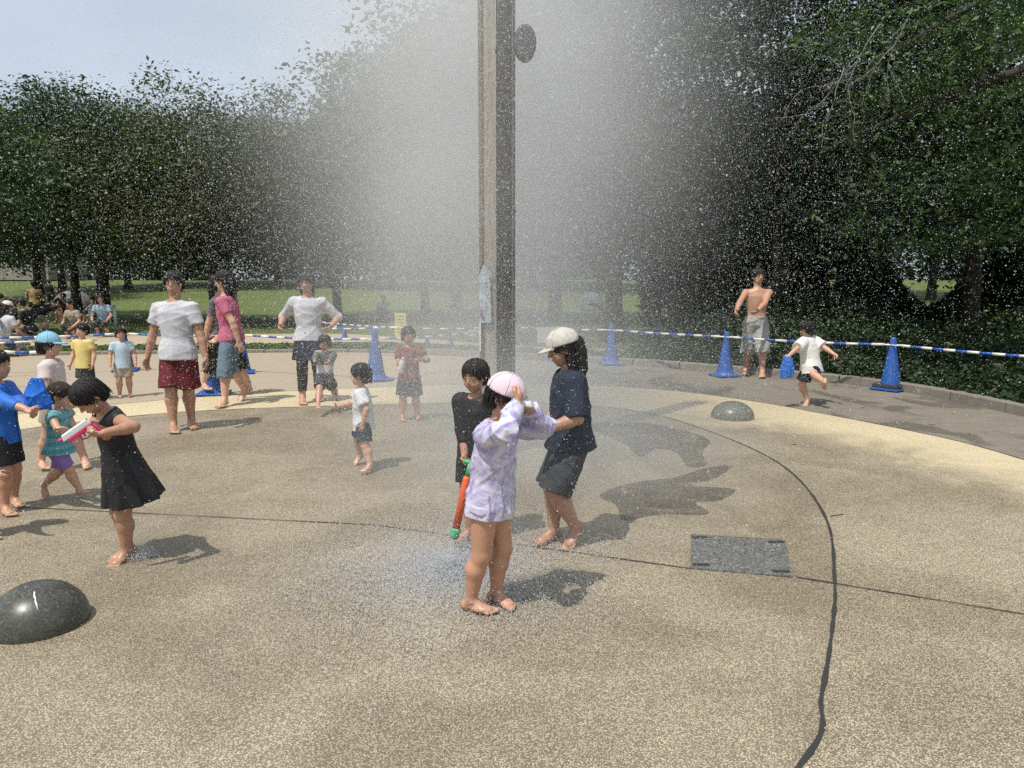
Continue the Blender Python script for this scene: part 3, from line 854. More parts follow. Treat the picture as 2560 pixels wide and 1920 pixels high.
M_SCL = plain('eye_white', (.42, .38, .35), .4, .05); M_PUP = plain('eye_dark', (.012, .009, .008), .15, .1); M_LIP = plain('lip', (.36, .13, .11), .4, .1)
def cloth(name, col, rough=.8, var=.16, scale=9, bumpy=.12, wet=.0):
    if name in _plain: return _plain[name]
    m, nt, b = new_mat(name); co = objco(nt)
    f = noise(nt, scale, 4, .62, co); w = noise(nt, 420, 2, .5, co)
    c = mixc(nt, f, tuple(x * (1 - var) for x in col), tuple(min(1, x * (1 + var)) for x in col))
    if wet: c = mixc(nt, mrange(nt, noise(nt, 5, 4, .6, co), .42, .6, 0, wet), c, mixc(nt, 1., c, (.6, .6, .62), 'MULTIPLY'))
    nt.links.new(c, b.inputs['Base Color']); b.inputs['Roughness'].default_value = rough; b.inputs['Specular IOR Level'].default_value = .3
    bump(nt, b, math_n(nt, 'ADD', math_n(nt, 'MULTIPLY', f, 2.0), math_n(nt, 'MULTIPLY', w, .25)), bumpy, .02)
    _plain[name] = m; return m

def person(label, feet, heading, H, head=.165, vox=None, lean=0, side=0, twist=0, drop=.004, base=None, pel=None, arms=(None, None), hands=(.5, .5), hp=0, hyaw=0, tone=TONE, hair=M_HAIR, hair_long=0, clothes=(), hat=None, kid=True, fat=1.0, group=None, face=True, spread=1.0, sitting=False, hip=None):
    """feet: per side (right, left) (ankle point, toe point, lift in metres, pitch in degrees) as world points; heading: where the body faces, degrees from straight ahead, counter-clockwise.
       arms: per side the hand's place in body terms (right, forward, up from the pelvis, in heights) and the elbow pole."""
    fw = [(Vector(a), Vector(t), l, p) for a, t, l, p in feet]
    b0 = (fw[0][0] + fw[1][0]) / 2 if base is None else Vector(base)
    b0.z = 0; D = b0.y; vox = vox or min(max(.0045, D / 742 * .8), .016)
    ch, sh = math.cos(R(heading)), math.sin(R(heading))
    def loc(v): d = Vector(v) - b0; return np.array([d.x * ch + d.y * sh, -d.x * sh + d.y * ch, d.z])
    # --- skeleton
    hip_f = hip or (.5 if not kid else np.interp(head, [.15, .20], [.485, .43])); hz = hip_f * H
    ank_z = .047 * H; l_th = (hz - ank_z) * .52; l_sh = (hz - ank_z) * .485
    tl = (1 - head) * H - (.036 if kid else .05) * H - hz                                    # pelvis to shoulder line
    P0 = np.array([0, 0, hz - drop * H]) if pel is None else np.array([pel[0] * H, pel[1] * H, (hz - drop * H) + pel[2] * H])
    u = rot_axis((0, 1, 0), R(side)) @ rot_axis((1, 0, 0), -R(lean)) @ np.array([0, 0, 1.])
    rt0 = unit(np.cross([0, 1, 0], u) + np.array([1e-6, 0, 0])); rt0 = unit(rt0 if rt0[0] > 0 else -rt0)
    rt = rot_axis(u, R(twist)) @ rt0; fd = np.cross(u, rt); MT = np.stack([rt, fd, u], 1); fd0 = np.cross(u, rt0); M0 = np.stack([rt0, fd0, u], 1)
    NB = P0 + u * (tl + .012 * H)
    sw = (.100 if kid else .106) * H * (.5 + .5 * fat)
    hd_u = rot_axis(rt, -R(hp)) @ u; hM = rot_axis(hd_u, R(hyaw)) @ np.stack([rt, np.cross(hd_u, rt), hd_u], 1)
    h = head * H; HC = NB + hd_u * ((.024 if kid else .038) * H + .5 * h)
    hw = .05 * H; legs = []
    for i, s in ((0, 1), (1, -1)):
        a, t, lift, pitch = fw[i]
        an = loc(a); an[2] = ank_z + lift; to = loc(t); fdir = unit(np.array([to[0] - an[0], to[1] - an[1], 0]))
        hj = P0 + rt0 * hw * s
        kn, an2 = ik(hj, an, l_th, l_sh, np.array(fdir) * .6 + np.array([.08 * s, 1.0, .15]))
        legs.append((hj, kn, an2, fdir, pitch))
    l_ua, l_fa = .172 * H * (1 if not kid else .94), .145 * H * (1 if not kid else .95); arm_j = []
    for i, s in ((0, 1), (1, -1)):
        S = P0 + u * (tl - .032 * H) + rt * sw * s
        spec = arms[i]
        if spec is None: spec = ((.17 * s, .03, .0), (.3 * s, -1, 0))
        tgt = loc(spec[0]) if isinstance(spec[0], Vector) else P0 + rt * spec[0][0] * H + fd * spec[0][1] * H + u * spec[0][2] * H
        pole = rt * spec[1][0] + fd * spec[1][1] + u * spec[1][2]
        E, Wr = ik(S, tgt, l_ua, l_fa, pole); arm_j.append((S, E, Wr))
    # --- bounds
    allp = [P0, NB, HC + hd_u * h * .75, HC - hM[:, 1] * h * .6, HC + hM[:, 1] * h * .6] + [q for l in legs for q in l[:3]] + [l[2] + l[3] * .15 * H for l in legs] + [q for a in arm_j for q in a] + [a[2] + unit(a[2] - a[1]) * .11 * H for a in arm_j]
    lo = np.min(allp, 0) - np.array([.12, .12, .05]) * H; hi = np.max(allp, 0) + np.array([.12, .12, .03]) * H; lo[2] = max(lo[2], -.01)
    # --- body
    B = Field(lo, hi, vox); f = fat; kk = .02 * H
    prof_s = np.array([-.16, -.06, .08, .30, .55, .80, .98, 1.06]) * tl
    if kid: pw = np.array([.070, .088, .090, .088, .094, .098, .075, .035]) * H * f; pd = np.array([.055, .068, .072, .074, .072, .066, .048, .032]) * H * f
    else: pw = np.array([.075, .096, .096, .084, .096, .106, .075, .032]) * H * f; pd = np.array([.055, .068, .068, .062, .070, .068, .048, .032]) * H * f
    B.loft(P0, M0 if abs(twist) < 1 else MT, prof_s, pw, pd, kk)
    limb = (1.05 if kid else .93) * (.6 + .4 * f)
    for s, (S, E, Wr) in zip((1, -1), arm_j):
        B.cone(P0 + u * (tl - .04 * H) + rt * sw * s * .4, S, .042 * H * limb, .035 * H * limb, kk)
        B.cone(S, E, .033 * H * limb, .026 * H * limb, kk * .7)
        mid = E + (Wr - E) * .3
        B.cone(E, mid, .027 * H * limb, .0275 * H * limb, kk * .5); B.cone(mid, Wr, .0275 * H * limb, .019 * H * limb, kk * .5)
    for s, (hj, kn, an, fdir, pitch) in zip((1, -1), legs):
        B.cone(hj, kn, .060 * H * limb, .038 * H * limb, kk)
        cal = kn + (an - kn) * .32 - np.cross(unit(an - kn), np.cross(fdir, unit(an - kn))) * .0 - fdir * .012 * H
        B.cone(kn, cal, .036 * H * limb, .040 * H * limb, kk * .8); B.cone(cal, an, .040 * H * limb, .0225 * H * limb, kk * .8)
        # foot
        sd = np.cross(fdir, [0, 0, 1]); Rf = rot_axis(sd, -R(pitch)); ff, up_, = Rf @ fdir, Rf @ np.array([0, 0, 1.])
        def fp(f_, s_, z_): return an + ff * f_ * H + sd * s_ * H + up_ * (z_ * H - .047 * H)
        MF = np.stack([sd, ff, up_], 1)
        B.ell(fp(-.022, 0, .024), np.array([.022, .026, .024]) * H, MF, kk * .5)
        B.cone(an, fp(.035, 0, .026), .024 * H, .021 * H, kk * .6)
        B.ell(fp(.045, .002, .018), np.array([.03, .052, .018]) * H, MF, kk * .5)
        for j in range(5):
            tx = (-.024 + .0118 * j) * s; tl_ = (.117, .116, .111, .104, .095)[j]; tr = (.0105, .0078, .0074, .007, .0066)[j] * H
            B.cone(fp(.07, tx, .012), fp(tl_ - .008, tx * 1.05, .0085), tr, tr * .92, kk * .12)
    # hands
    for i, (s, (S, E, Wr)) in enumerate(zip((1, -1), arm_j)):
        d = unit(Wr - E); pn = unit(np.cross(d, np.cross(rt * -s + fd * .3, d)) + 1e-9)      # palm faces the body
        sp = arms[i][2] if arms[i] is not None and len(arms[i]) > 2 else None
        if sp is not None: pn = rt * sp[0] + fd * sp[1] + u * sp[2]; pn = unit(pn - d * (pn @ d))
        sv = np.cross(d, pn); th_s = unit(fd * 1.0 + u * .6) @ sv; th_s = 1 if th_s >= 0 else -1
        PM = np.stack([sv, d, pn], 1); cu = hands[i]
        B.ell(Wr + d * .030 * H, np.array([.0235, .034, .0125]) * H, PM, kk * .4)
        for j in range(4):
            ox = (-.0165 + .011 * j) * th_s * -1; fl = (.040, .046, .043, .034)[j] * H; rr = .0066 * H
            a0 = Wr + d * .054 * H + sv * ox * H; a1 = cu * 1.0 + .08 * j
            d1 = d * math.cos(a1) + pn * math.sin(a1); d2 = d * math.cos(a1 * 2.1) + pn * math.sin(a1 * 2.1)
            m1 = a0 + d1 * fl * .55; m2 = m1 + d2 * fl * .55
            B.cone(a0 - d * .012 * H, m1, rr * 1.05, rr, kk * .1); B.cone(m1, m2, rr, rr * .82, kk * .1)
        t0 = Wr + d * .018 * H + sv * .016 * H * th_s; t1 = t0 + (d * .55 + sv * .7 * th_s + pn * .35) * .032 * H; t2 = t1 + (d * .85 + pn * .5 * cu * 2) * .024 * H
        B.cone(t0, t1, .009 * H, .0075 * H, kk * .3); B.cone(t1, t2, .0075 * H, .0062 * H, kk * .1)
    # head
    def hp_(x, y, z): return HC + hM @ (np.array([x, y, z]) * h)
    B.cone(NB - u * .02 * H, HC - hM[:, 2] * h * .25 - hM[:, 1] * h * .06, (.028 if kid else .034) * H, (.027 if kid else .033) * H, kk * .6)
    B.ell(hp_(0, -.035, .11), np.array([.375, .44, .395]) * h, hM, kk * .4)
    B.ell(hp_(0, .10, -.20), np.array([.275, .285, .30]) * h, hM, .08 * h)
    B.ell(hp_(0, .235, -.385), np.array([.10, .085, .085]) * h, hM, .07 * h)
    if kid:
        for s in (1, -1): B.ell(hp_(.17 * s, .22, -.19), np.array([.12, .12, .12]) * h, hM, .08 * h)
    for s in (1, -1):
        B.ell(hp_(.375 * s, -.03, -.03), np.array([.035, .085, .135]) * h, hM, .02 * h)
        B.ell(hp_(.15 * s, .475, .005), np.array([.085, .078, .045]) * h, hM, .05 * h, sub=True)
    B.cone(hp_(0, .375, .03), hp_(0, .45, -.115), .03 * h, .048 * h, .04 * h)
    for s in (1, -1): B.ell(hp_(.045 * s, .415, -.13), np.array([.035, .035, .028]) * h, hM, .02 * h)
    B.ell(hp_(0, .355, -.265), np.array([.095, .035, .035]) * h, hM, .03 * h)
    body = link_obj('person', B.mesh('person', skin_mat(tone), 1))
    body.location = b0; body.rotation_euler = (0, 0, R(heading))
    tag(body, label, 'person', group)
    # --- face
    if face:
        for s in (1, -1):
            e = MB(); e.lathe([(.001, -1)] + [(math.cos(t), math.sin(t)) for t in np.linspace(-1.4, 1.4, 9)] + [(.001, 1)], 12)
            e.v = [tuple(hp_(.15 * s + x * .056, .372 + y * .03, .0 + z * .02)) for x, y, z in e.v]
            eo = e.build('eye', M_SCL, body)
            p = MB(); p.lathe([(.001, -1)] + [(math.cos(t), math.sin(t)) for t in np.linspace(-1.4, 1.4, 9)] + [(.001, 1)], 10)
            p.v = [tuple(hp_(.148 * s + x * .026, .392 + y * .015, .0 + z * .0215)) for x, y, z in p.v]; p.build('pupil', M_PUP, eo)
            bw = MB(); bw.tube([hp_(.07 * s, .408, .095), hp_(.15 * s, .40, .118), hp_(.235 * s, .355, .10)], [.016 * h, .02 * h, .01 * h], 6); bw.build('eyebrow', hair, body)
        l_ = MB(); l_.tube([hp_(-.085, .365, -.262), hp_(-.04, .388, -.255), hp_(0, .39, -.262), hp_(.04, .388, -.255), hp_(.085, .365, -.262)], [.006 * h, .019 * h, .021 * h, .019 * h, .006 * h], 6); l_.build('lips', M_LIP, body)
    # --- hair
    if hair is not None:
        Hf = Field(HC - h * 1.0 - np.array([0, 0, hair_long * H]), HC + h * 1.0, max(vox * .8, .0045))
        Hf.ell(hp_(0, -.05, .135), np.array([.42, .48, .42]) * h, hM, 0)
        if hair_long:
            back = hp_(0, -.36, .0)
            Hf.cone(back, hp_(0, -.40, -.25) - u * hair_long * H * .4, .30 * h, .27 * h, .05 * h); Hf.cone(hp_(0, -.38, -.2), hp_(0, -.44, -.3) - u * hair_long * H, .27 * h, .13 * h, .06 * h)
            for s in (1, -1): Hf.cone(hp_(.33 * s, -.08, .1), hp_(.33 * s, -.14, -.3) - u * hair_long * H * .4, .12 * h, .08 * h, .05 * h)
        else: Hf.ell(hp_(0, -.24, -.16), np.array([.33, .26, .26]) * h, hM, .05 * h)
        Hf.ripple(.03 * h, 3, 70 / h, .12)
        Hf.ell(hp_(0, .52, -.20), np.array([.335, .40, .42]) * h, hM, .03 * h, sub=True)
        if not hair_long: Hf.half(hp_(0, 0, -.36), -hM[:, 2] + hM[:, 1] * .5)
        for s in (1, -1): Hf.ell(hp_(.40 * s, .06, -.10), np.array([.12, .14, .16]) * h, hM, .02 * h, sub=True)
        # separate wet locks lying over the scalp
        st = MB(); gs = random.Random(int(H * 1000))
        if D < 12:
            for k in range(170):
                az = gs.uniform(0, 2 * math.pi); fr = math.cos(az - math.pi / 2)      # 1 towards the face
                lo_ = (.16 + gs.uniform(-.05, .06)) if fr > .55 else (-.12 + gs.uniform(-.1, .1)) if fr > -.2 else (-.33 + gs.uniform(-.12, .1) - (hair_long * H / h * gs.uniform(.4, 1.0)))
                a0 = az + gs.uniform(-.5, .5); pts = []; n_ = 7
                for q in range(n_):
                    t = q / (n_ - 1); zz = .55 + (lo_ - .55) * t ** 1.25; aa = a0 + (az - a0) * t + .1 * math.sin(q * 1.7 + k)
                    e_ = math.sqrt(max(0., 1 - ((max(zz, .135) - .135) / .43) ** 2)) * (1.0 if zz > -.1 else 1.0 - .25 * min(1, (-.1 - zz))); m = 1.015 + .012 * math.sin(q + k)
                    pts.append(hp_(.42 * e_ * m * math.cos(aa), -.05 + .48 * e_ * m * math.sin(aa), zz + .0))
                r_ = gs.uniform(.012, .024) * h; st.tube(pts, [r_ * .6, r_, r_, r_, r_ * .9, r_ * .7, r_ * .2], 5, cap=False)
        link_obj('hair', Hf.mesh('hair', hair, 1, st), body)
    # --- hat
    if hat:
        kind, hm, bm2 = hat
        C_ = Field(HC - h * 1.1, HC + h * 1.15, max(vox * .8, .0045))
        C_.ell(hp_(0, -.04, .16), np.array([.45, .51, .45]) * h, hM, 0)
        C_.ripple(.012 * h, 9, 90)
        C_.half(hp_(0, 0, .13), -hM[:, 2])
        ho = link_obj('hat', C_.mesh('hat', hm), body)
        if D < 12:      # panel seams and the button on top
            sm = MB()
            for k in range(6):
                aa = k * math.pi / 3 + .3; sm.tube([hp_(.455 * math.cos(t) * math.cos(aa), -.04 + .515 * math.cos(t) * math.sin(aa), .16 + .455 * math.sin(t)) for t in np.linspace(.02, 1.5, 9)], .007 * h, 5)
            sm.lathe([(.001, .03 * h), (.03 * h, .015 * h), (.035 * h, 0)], 10, center=hp_(0, -.04, .612)); sm.build('seam', hm, ho)
        b_ = MB()
        if kind == 'cap':
            vs_, n = [], 14
            for k in range(n + 1):
                a = math.pi * (k / n) ; x = -.36 * math.cos(a); yy = .34 * math.sin(a)
                vs_ += [hp_(x * 1.05, .38 - .1 * (1 - math.sin(a)) + yy * 0, .155), hp_(x, .40 + yy - .12 * (1 - math.sin(a)), .115 - .04 * math.sin(a)), hp_(x, .40 + yy - .12 * (1 - math.sin(a)), .075 - .04 * math.sin(a)), hp_(x * 1.05, .38 - .1 * (1 - math.sin(a)), .115)]
            fs = [tuple(4 * k + i for i in (a, b)) + tuple(4 * (k + 1) + i for i in (b, a)) for k in range(n) for a, b in ((0, 1), (1, 2), (2, 3), (3, 0))]
            b_.add(vs_, fs, True); b_.build('brim', bm2, ho)
        else:
            n = 28; prof = ((.44, .50, .19), (.66, .72, .02), (.66, .72, -.02), (.43, .49, .14)); vs_ = []
            for k in range(n):
                a = 2 * math.pi * k / n
                for rx, ry, z in prof: vs_.append(hp_(rx * math.cos(a), -.04 + ry * math.sin(a), z + .025 * math.sin(3 * a + 1) * (rx > .5)))
            fs = [(4 * k + i, 4 * k + (i + 1) % 4, 4 * ((k + 1) % n) + (i + 1) % 4, 4 * ((k + 1) % n) + i) for k in range(n) for i in range(4)]
            b_.add(vs_, fs, True); b_.build('brim', bm2, ho)
    # --- clothes
    out = {}
    for ci, c in enumerate(clothes):
        nm, mat = c['name'], c['mat']; e = c.get('ease', .014) * H * (1 if kid else .62); F = Field(lo - .06 * H, hi + .04 * H, vox)
        MTX = M0 if abs(twist) < 1 else MT
        if c['kind'] == 'top':
            hem = c.get('hem', -.05) * H; fl = c.get('flare', 1.08)
            S = np.concatenate([[hem], prof_s[prof_s > hem + .01]]); S = S[S < tl * 1.05]; S = np.append(S, tl * 1.05)
            Wd = np.interp(S, prof_s, pw) + e; Dd = np.interp(S, prof_s, pd) + e; Wd[0] = max(Wd[0] * fl, (pw[2] + e) * fl); Dd[0] = max(Dd[0] * fl, (pd[2] + e) * fl)
            if hem < 0: Wd = np.where(S < 0.1 * tl, np.maximum(Wd, (pw[1] + e) * (1 + (fl - 1) * .6)), Wd); Dd = np.where(S < .1 * tl, np.maximum(Dd, (pd[1] + e) * (1 + (fl - 1) * .6)), Dd)
            low_ = np.clip((.22 * tl - S) / (.22 * tl), 0, 1); Wd = Wd + .009 * H * low_; Dd = Dd + .010 * H * low_
            F.loft(P0, MTX, S, Wd, Dd, .012 * H, fold=c.get('fold'))
            sl = c.get('sleeve', .45); se = c.get('sleeve_ease', 1.0)
            for s, (Sj, E, Wr) in zip((1, -1), arm_j):
                F.cone(P0 + u * (tl - .04 * H) + rt * sw * s * .35, Sj, .042 * H * limb + e * .7, .035 * H * limb + e * .7, .02 * H)
                if sl <= 0: continue
                r0, rE = .033 * H * limb + e * se, .027 * H * limb + e * 1.0 * se
                if sl <= 1: F.cone(Sj, Sj + (E - Sj) * sl, r0, r0 + (rE - r0) * sl + .004 * H, .016 * H, flat=True)
                else:
                    F.cone(Sj, E, r0, rE, .016 * H); F.cone(E, E + (Wr - E) * (sl - 1), rE, .0215 * H * limb + e * .75, .01 * H, flat=True)
            nr = c.get('neck', .043) * H
            F.cone(NB - u * .004 * H + fd * c.get('neckfwd', .012) * H, NB + u * .25 * H + fd * .02 * H, nr, nr * 1.25, .006 * H, sub=True)
            hcut = NB + u * .022 * H; rr_ = .07 * H
            F.cone(hcut + u * .075 * H, hcut + u * .4 * H, rr_, rr_ * 1.5, .0, sub=True)
        elif c['kind'] == 'shorts':
            tlen = c.get('length', .75); le = c.get('leg_ease', 1.35)
            topz = c.get('top', .06) * H; ew = e * .55; S = np.array([-.16 * tl, -.06 * tl, .04 * tl, topz]); F.loft(P0, M0, S, np.interp(S, prof_s, pw) + ew, np.interp(S, prof_s, pd) + ew, .015 * H)
            for s, (hj, kn, an, fdir, pitch) in zip((1, -1), legs):
                r0 = .061 * H * limb + e * .5
                if tlen <= 1:
                    en = hj + (kn - hj) * tlen; rl = (.060 + (.038 - .060) * tlen) * H * limb * le + e * .5; F.cone(hj, en, r0, max(rl, .02), .018 * H, flat=True)
                else:
                    rk = .038 * H * limb * le + e * .3; F.cone(hj, kn, r0, rk, .018 * H); F.cone(kn - fdir * .004 * H, kn + (an - kn) * (tlen - 1), rk, (.040 + (.0225 - .040) * max(0, tlen - 1.3) / .7) * H * limb * le + e * .2, .012 * H, flat=True)
        elif c['kind'] == 'skirt':
            top, hem = c.get('top', .16) * H, c['hem'] * H; wa = c.get('wide', 1.7)
            S = np.linspace(hem, top, 7); t = (S - hem) / (top - hem); Wd = (pw[2] + e) * (1 + (wa - 1) * (1 - t) ** 1.15); Dd = (pd[2] + e) * (1 + (wa - 1) * (1 - t) ** 1.15)
            F.loft(P0, M0, S, Wd, Dd, .01 * H, fold=(c.get('folds', 9), c.get('amp', .05), top, ci * 1.3))
        F.ripple(c.get('wrinkle', .004) * H, 31 + ci + int(H * 100), c.get('freq', 36), c.get('squash', 1.2))
        if c['kind'] == 'top': F.half(P0 + u * c.get('hem', -.05) * H + u * .004 * H, -u)
        if c['kind'] == 'skirt': F.half(P0 + u * (c['hem'] * H + .005 * H), -u)
        if c.get('cutz') is not None: F.half((0, 0, c['cutz']), (0, 0, -1))
        out[nm] = link_obj(nm, F.mesh(nm, mat), body)
    W2 = lambda v: Matrix.Translation(b0) @ Matrix.Rotation(R(heading), 4, 'Z') @ Vector(v)
    body_info = dict(body=body, wrist=[W2(a[2]) for a in arm_j], palm=[W2(a[2] + unit(a[2] - a[1]) * .045 * H) for a in arm_j], fore=[(Matrix.Rotation(R(heading), 3, 'Z') @ Vector(unit(a[2] - a[1]))) for a in arm_j], clothes=out, H=H, frame=dict(P0=P0, u=u, rt=rt, fd=fd, tl=tl), P0=W2(P0), HC=W2(HC))
    return body_info

from mathutils.bvhtree import BVHTree
def zip_line(info, garment, lo, hi, mat, off=0.0, name='zip', r=.0035):
    """a fastener or seam laid down the front of a garment"""
    g_ = info['clothes'][garment]; me = g_.data; bv = BVHTree.FromPolygons([v.co for v in me.vertices], [p.vertices for p in me.polygons]); fr = info['frame']; H = info['H']; pts = []
    for t in np.linspace(lo, hi, 16):
        o_ = Vector(fr['P0'] + fr['u'] * t * H + fr['rt'] * off * H + fr['fd'] * .6); hit = bv.ray_cast(o_, Vector(-fr['fd']))
        if hit[0] is not None: pts.append(hit[0] + Vector(fr['fd']) * .001)
    if len(pts) > 3: m = MB(); m.tube(pts, r, 5); m.build(name, mat, g_)

# ------------------------------------------------------------------ mast with the spray
M_WOOD = bark_mat('mast_timber', (.028, .022, .017), (.08, .062, .047)); M_WOOD_L = bark_mat('mast_board', (.36, .32, .27), (.52, .46, .39)); M_WOOD_M = bark_mat('thin_post', (.2, .17, .14), (.32, .275, .225))
MX, MY = G(1265, 1128).x, G(1265, 1128).y; MK = MY / 9.92
mast = tag(empty('spray_mast', (MX, MY, 0)), 'tall dark timber mast rising out of the mist in the middle', 'mast'); mast.scale = (MK, MK, 1)
o = MB(); o.tube([(0, 0, -.1), (0, 0, 2.5), (0, 0, 5), (0, 0, 7.4)], [.128, .125, .122, .118], 20); o.build('post', M_WOOD, mast)
o = MB(); o.tube([(-.31, -.02, -.1), (-.31, -.02, 2.5), (-.315, -.02, 5), (-.325, -.02, 7.4)], [.042, .04, .038, .036], 14); o.build('post', M_WOOD_M, mast)
o = MB(); o.box((-.205, -.03, 3.6), (.15, .05, 7.6)); o.build('infill_board', M_WOOD_L, mast)
for z in (1.02, 4.9):
    o = MB(); o.box((-.17, 0, z), (.34, .05, .07)); o.build('tie_rail', M_WOOD_M, mast)
o = MB(); o.tube([(.0, -.02, 5.2), (-.5, -.1, 5.28)], [.05, .035], 10); o.build('spray_arm', M_WOOD, mast)
for z in (.5, 2.1, 3.4):
    o = MB(); o.tube([(.131 * math.cos(t), .131 * math.sin(t), z + .0) for t in np.linspace(0, 2 * math.pi, 19)], .008, 6, cap=False); o.build('iron_hoop', plain('iron', (.05, .045, .04), .5, .3, 30, metal=.6), mast)
o = MB(); o.tube([(.09, -.11, 0), (.09, -.112, 2.4), (.088, -.11, 5), (.085, -.105, 7.3)], .014, 8); o.build('water_pipe', plain('pipe_grey', (.12, .115, .11), .5), mast)
lz = at(1310, 112, MY).z
o = MB(); o.tube([(.06, 0, lz), (.16, -.02, lz)], .03, 10); lb = o.build('lamp_bracket', plain('iron', (.05, .045, .04), .5), mast)
o = MB(); o.tube([(.245, .1, lz), (.245, .06, lz), (.245, -.1, lz), (.245, -.12, lz)], [.1, .135, .145, .12], 20); o.build('lamp_drum', plain('drum_grey', (.07, .07, .068), .6), lb)
o = MB()
for k in range(8):
    a = k * math.pi / 4; o.tube([(0, 0, 7.35), (.22 * math.cos(a), .22 * math.sin(a), 7.42), (.34 * math.cos(a), .34 * math.sin(a), 7.36)], [.02, .018, .026], 8)
o.build('spray_nozzle', plain('steel', (.4, .41, .42), .35, metal=.8), mast)
# weathered notice tied to the thin post
sz0, sz1 = at(1213, 806, MY).z, at(1213, 690, MY).z
sign = tag(empty('paper_notice', (MX - .27 * MK, MY - .095 * MK, 0)), 'narrow torn pale notice with a red cross tied to the thin post', 'notice'); sign.scale = (MK, MK, 1)
pts = []; nz_ = 14
for k in range(nz_ + 1):
    t = k / nz_; z = sz0 + (sz1 - sz0) * t
    pts += [(-.078 + .004 * math.sin(k * 1.3), .0 + .01 * math.sin(k * .8), z), (.0, -.012 + .008 * math.sin(k * .9), z), (.082 - .02 * t + .004 * math.sin(k * 1.7), .006 * math.cos(k), z)]
pts += [(.085, .01, sz1 - .03), (.09, .0, sz1 + .02), (-.02, -.02, sz1 + .1), (.04, -.01, sz1 + .06)]
fs = [(3 * k + i, 3 * k + i + 1, 3 * k + i + 4, 3 * k + i + 3) for k in range(nz_) for i in range(2)]
n0 = 3 * (nz_ + 1); fs += [(n0 - 3, n0 - 2, n0 + 2), (n0 - 2, n0 - 1, n0 + 3, n0 + 2), (n0 - 1, n0, n0 + 1, n0 + 3)]
o = MB(); o.add(pts, fs); so = o.build('sheet', plain('notice_paper', (.50, .55, .56), .5, .14, 14), sign); md = so.modifiers.new('thick', 'SOLIDIFY'); md.thickness = .004
M_RED, M_INK = plain('red_ink', (.28, .02, .03), .6), plain('black_ink', (.02, .02, .025), .6)
def stroke(parent, a, c, w, m, nm='mark'):
    o = MB(); o.tube([a, c], w, 5); return o.build(nm, m, parent)
zc = at(1207, 787, MY).z
stroke(so, (-.075, -.014, zc + .035), (-.03, -.017, zc - .035), .004, M_RED); stroke(so, (-.032, -.017, zc + .04), (-.072, -.014, zc - .03), .004, M_RED)
o = MB(); o.tube([(-.012 + .013 * math.cos(t), -.021, zc - .03 + .017 * math.sin(t)) for t in np.linspace(0, 6.2, 10)], .003, 5); o.build('mark', M_INK, so)
for k in range(9):
    zz = sz0 + (sz1 - sz0) * (.3 + .07 * k); xx = -.05 + .1 * ((k * 37) % 10) / 10
    stroke(so, (xx, -.019, zz), (xx + .012 * ((k % 3) - 1), -.019, zz - .018 - .01 * (k % 2)), .0022, M_INK)
o = MB(); o.box((-.07, .0, sz0 - .12), (.02, .012, .25)); o.build('tie_strip', plain('white_paint', (.75, .77, .75), .5), sign)

# ------------------------------------------------------------------ cones and bars
M_BLUE, _nt, _b = new_mat('cone_blue'); _co = objco(_nt)
_sc = mrange(_nt, noise(_nt, 26, 6, .7, objco(_nt, (1, 1, .35)), .6), .56, .70, 0, .55); _fd = noise(_nt, 5, 4, .6, _co)
_nt.links.new(mixc(_nt, _sc, mixc(_nt, _fd, (.010, .065, .29), (.022, .11, .40)), (.16, .22, .36)), _b.inputs['Base Color']); _nt.links.new(mrange(_nt, _fd, .3, .7, .38, .62), _b.inputs['Roughness'])
M_BAR_B = plain('bar_blue', (.02, .10, .40), .4, .1, 12); M_BAR_W = plain('bar_white', (.72, .71, .64), .5, .1, 12); M_RUB = plain('rubber_black', (.03, .031, .034), .8, .3, 20)
def cone(pos, label, h=.72, weight=False, rz=.3):
    r = tag(empty('traffic_cone', (pos[0], pos[1], 0), rz), label, 'traffic cone', 'blue cones round the plaza'); s = h / .72
    o = MB(); o.lathe([(.155 * s, .03 * s), (.138 * s, .045 * s), (.125 * s, .09 * s), (.042 * s, .62 * s), (.038 * s, .69 * s), (.028 * s, .715 * s), (.001, .72 * s)], 28); o.build('cone_body', M_BLUE, r)
    o = MB(); o.box((0, 0, .016 * s), (.39 * s, .39 * s, .03 * s)); b = o.build('base_plate', M_BLUE, r); bv = b.modifiers.new('b', 'BEVEL'); bv.width = .012; bv.segments = 2
    if weight:
        o = MB(); o.box((0, 0, .06), (.36, .36, .055), taper=.95); b = o.build('rubber_weight', M_RUB, r); bv = b.modifiers.new('b', 'BEVEL'); bv.width = .012; bv.segments = 2
    return r
def bar(a, c, label, r=.017, n=None):
    sag = random.uniform(.008, .03)
    a, c = Vector(a), Vector(c); L = (c - a).length; d = (c - a).normalized()
    root = tag(empty('barrier_bar', a), label, 'barrier bar', 'blue and white bars hung between the cones'); n = n or max(3, int(L / .16)) | 1
    for k in range(n):
        sg = lambda t: d * L * t - Vector((0, 0, sag * 4 * t * (1 - t))); p, q2 = sg(k / n), sg((k + 1) / n)
        wht = k % 2 == 0; o = MB(); o.tube([p, q2], r * (1.08 if wht else 1.0), 10); o.build('white_band' if wht else 'blue_band', M_BAR_W if wht else M_BAR_B, root)
    for e, sgn in ((Vector(), -1), (d * L, 1)):      # ring that drops over the cone
        o = MB(); t_ = [e + d * sgn * .055 + Vector((d.x * .055 * math.cos(t) - d.y * .055 * math.sin(t), d.y * .055 * math.cos(t) + d.x * .055 * math.sin(t), 0)) for t in np.linspace(0, 2 * math.pi, 15)]
        o.tube(t_, .009, 6, cap=False); o.build('ring', M_BAR_W, root)
    return root
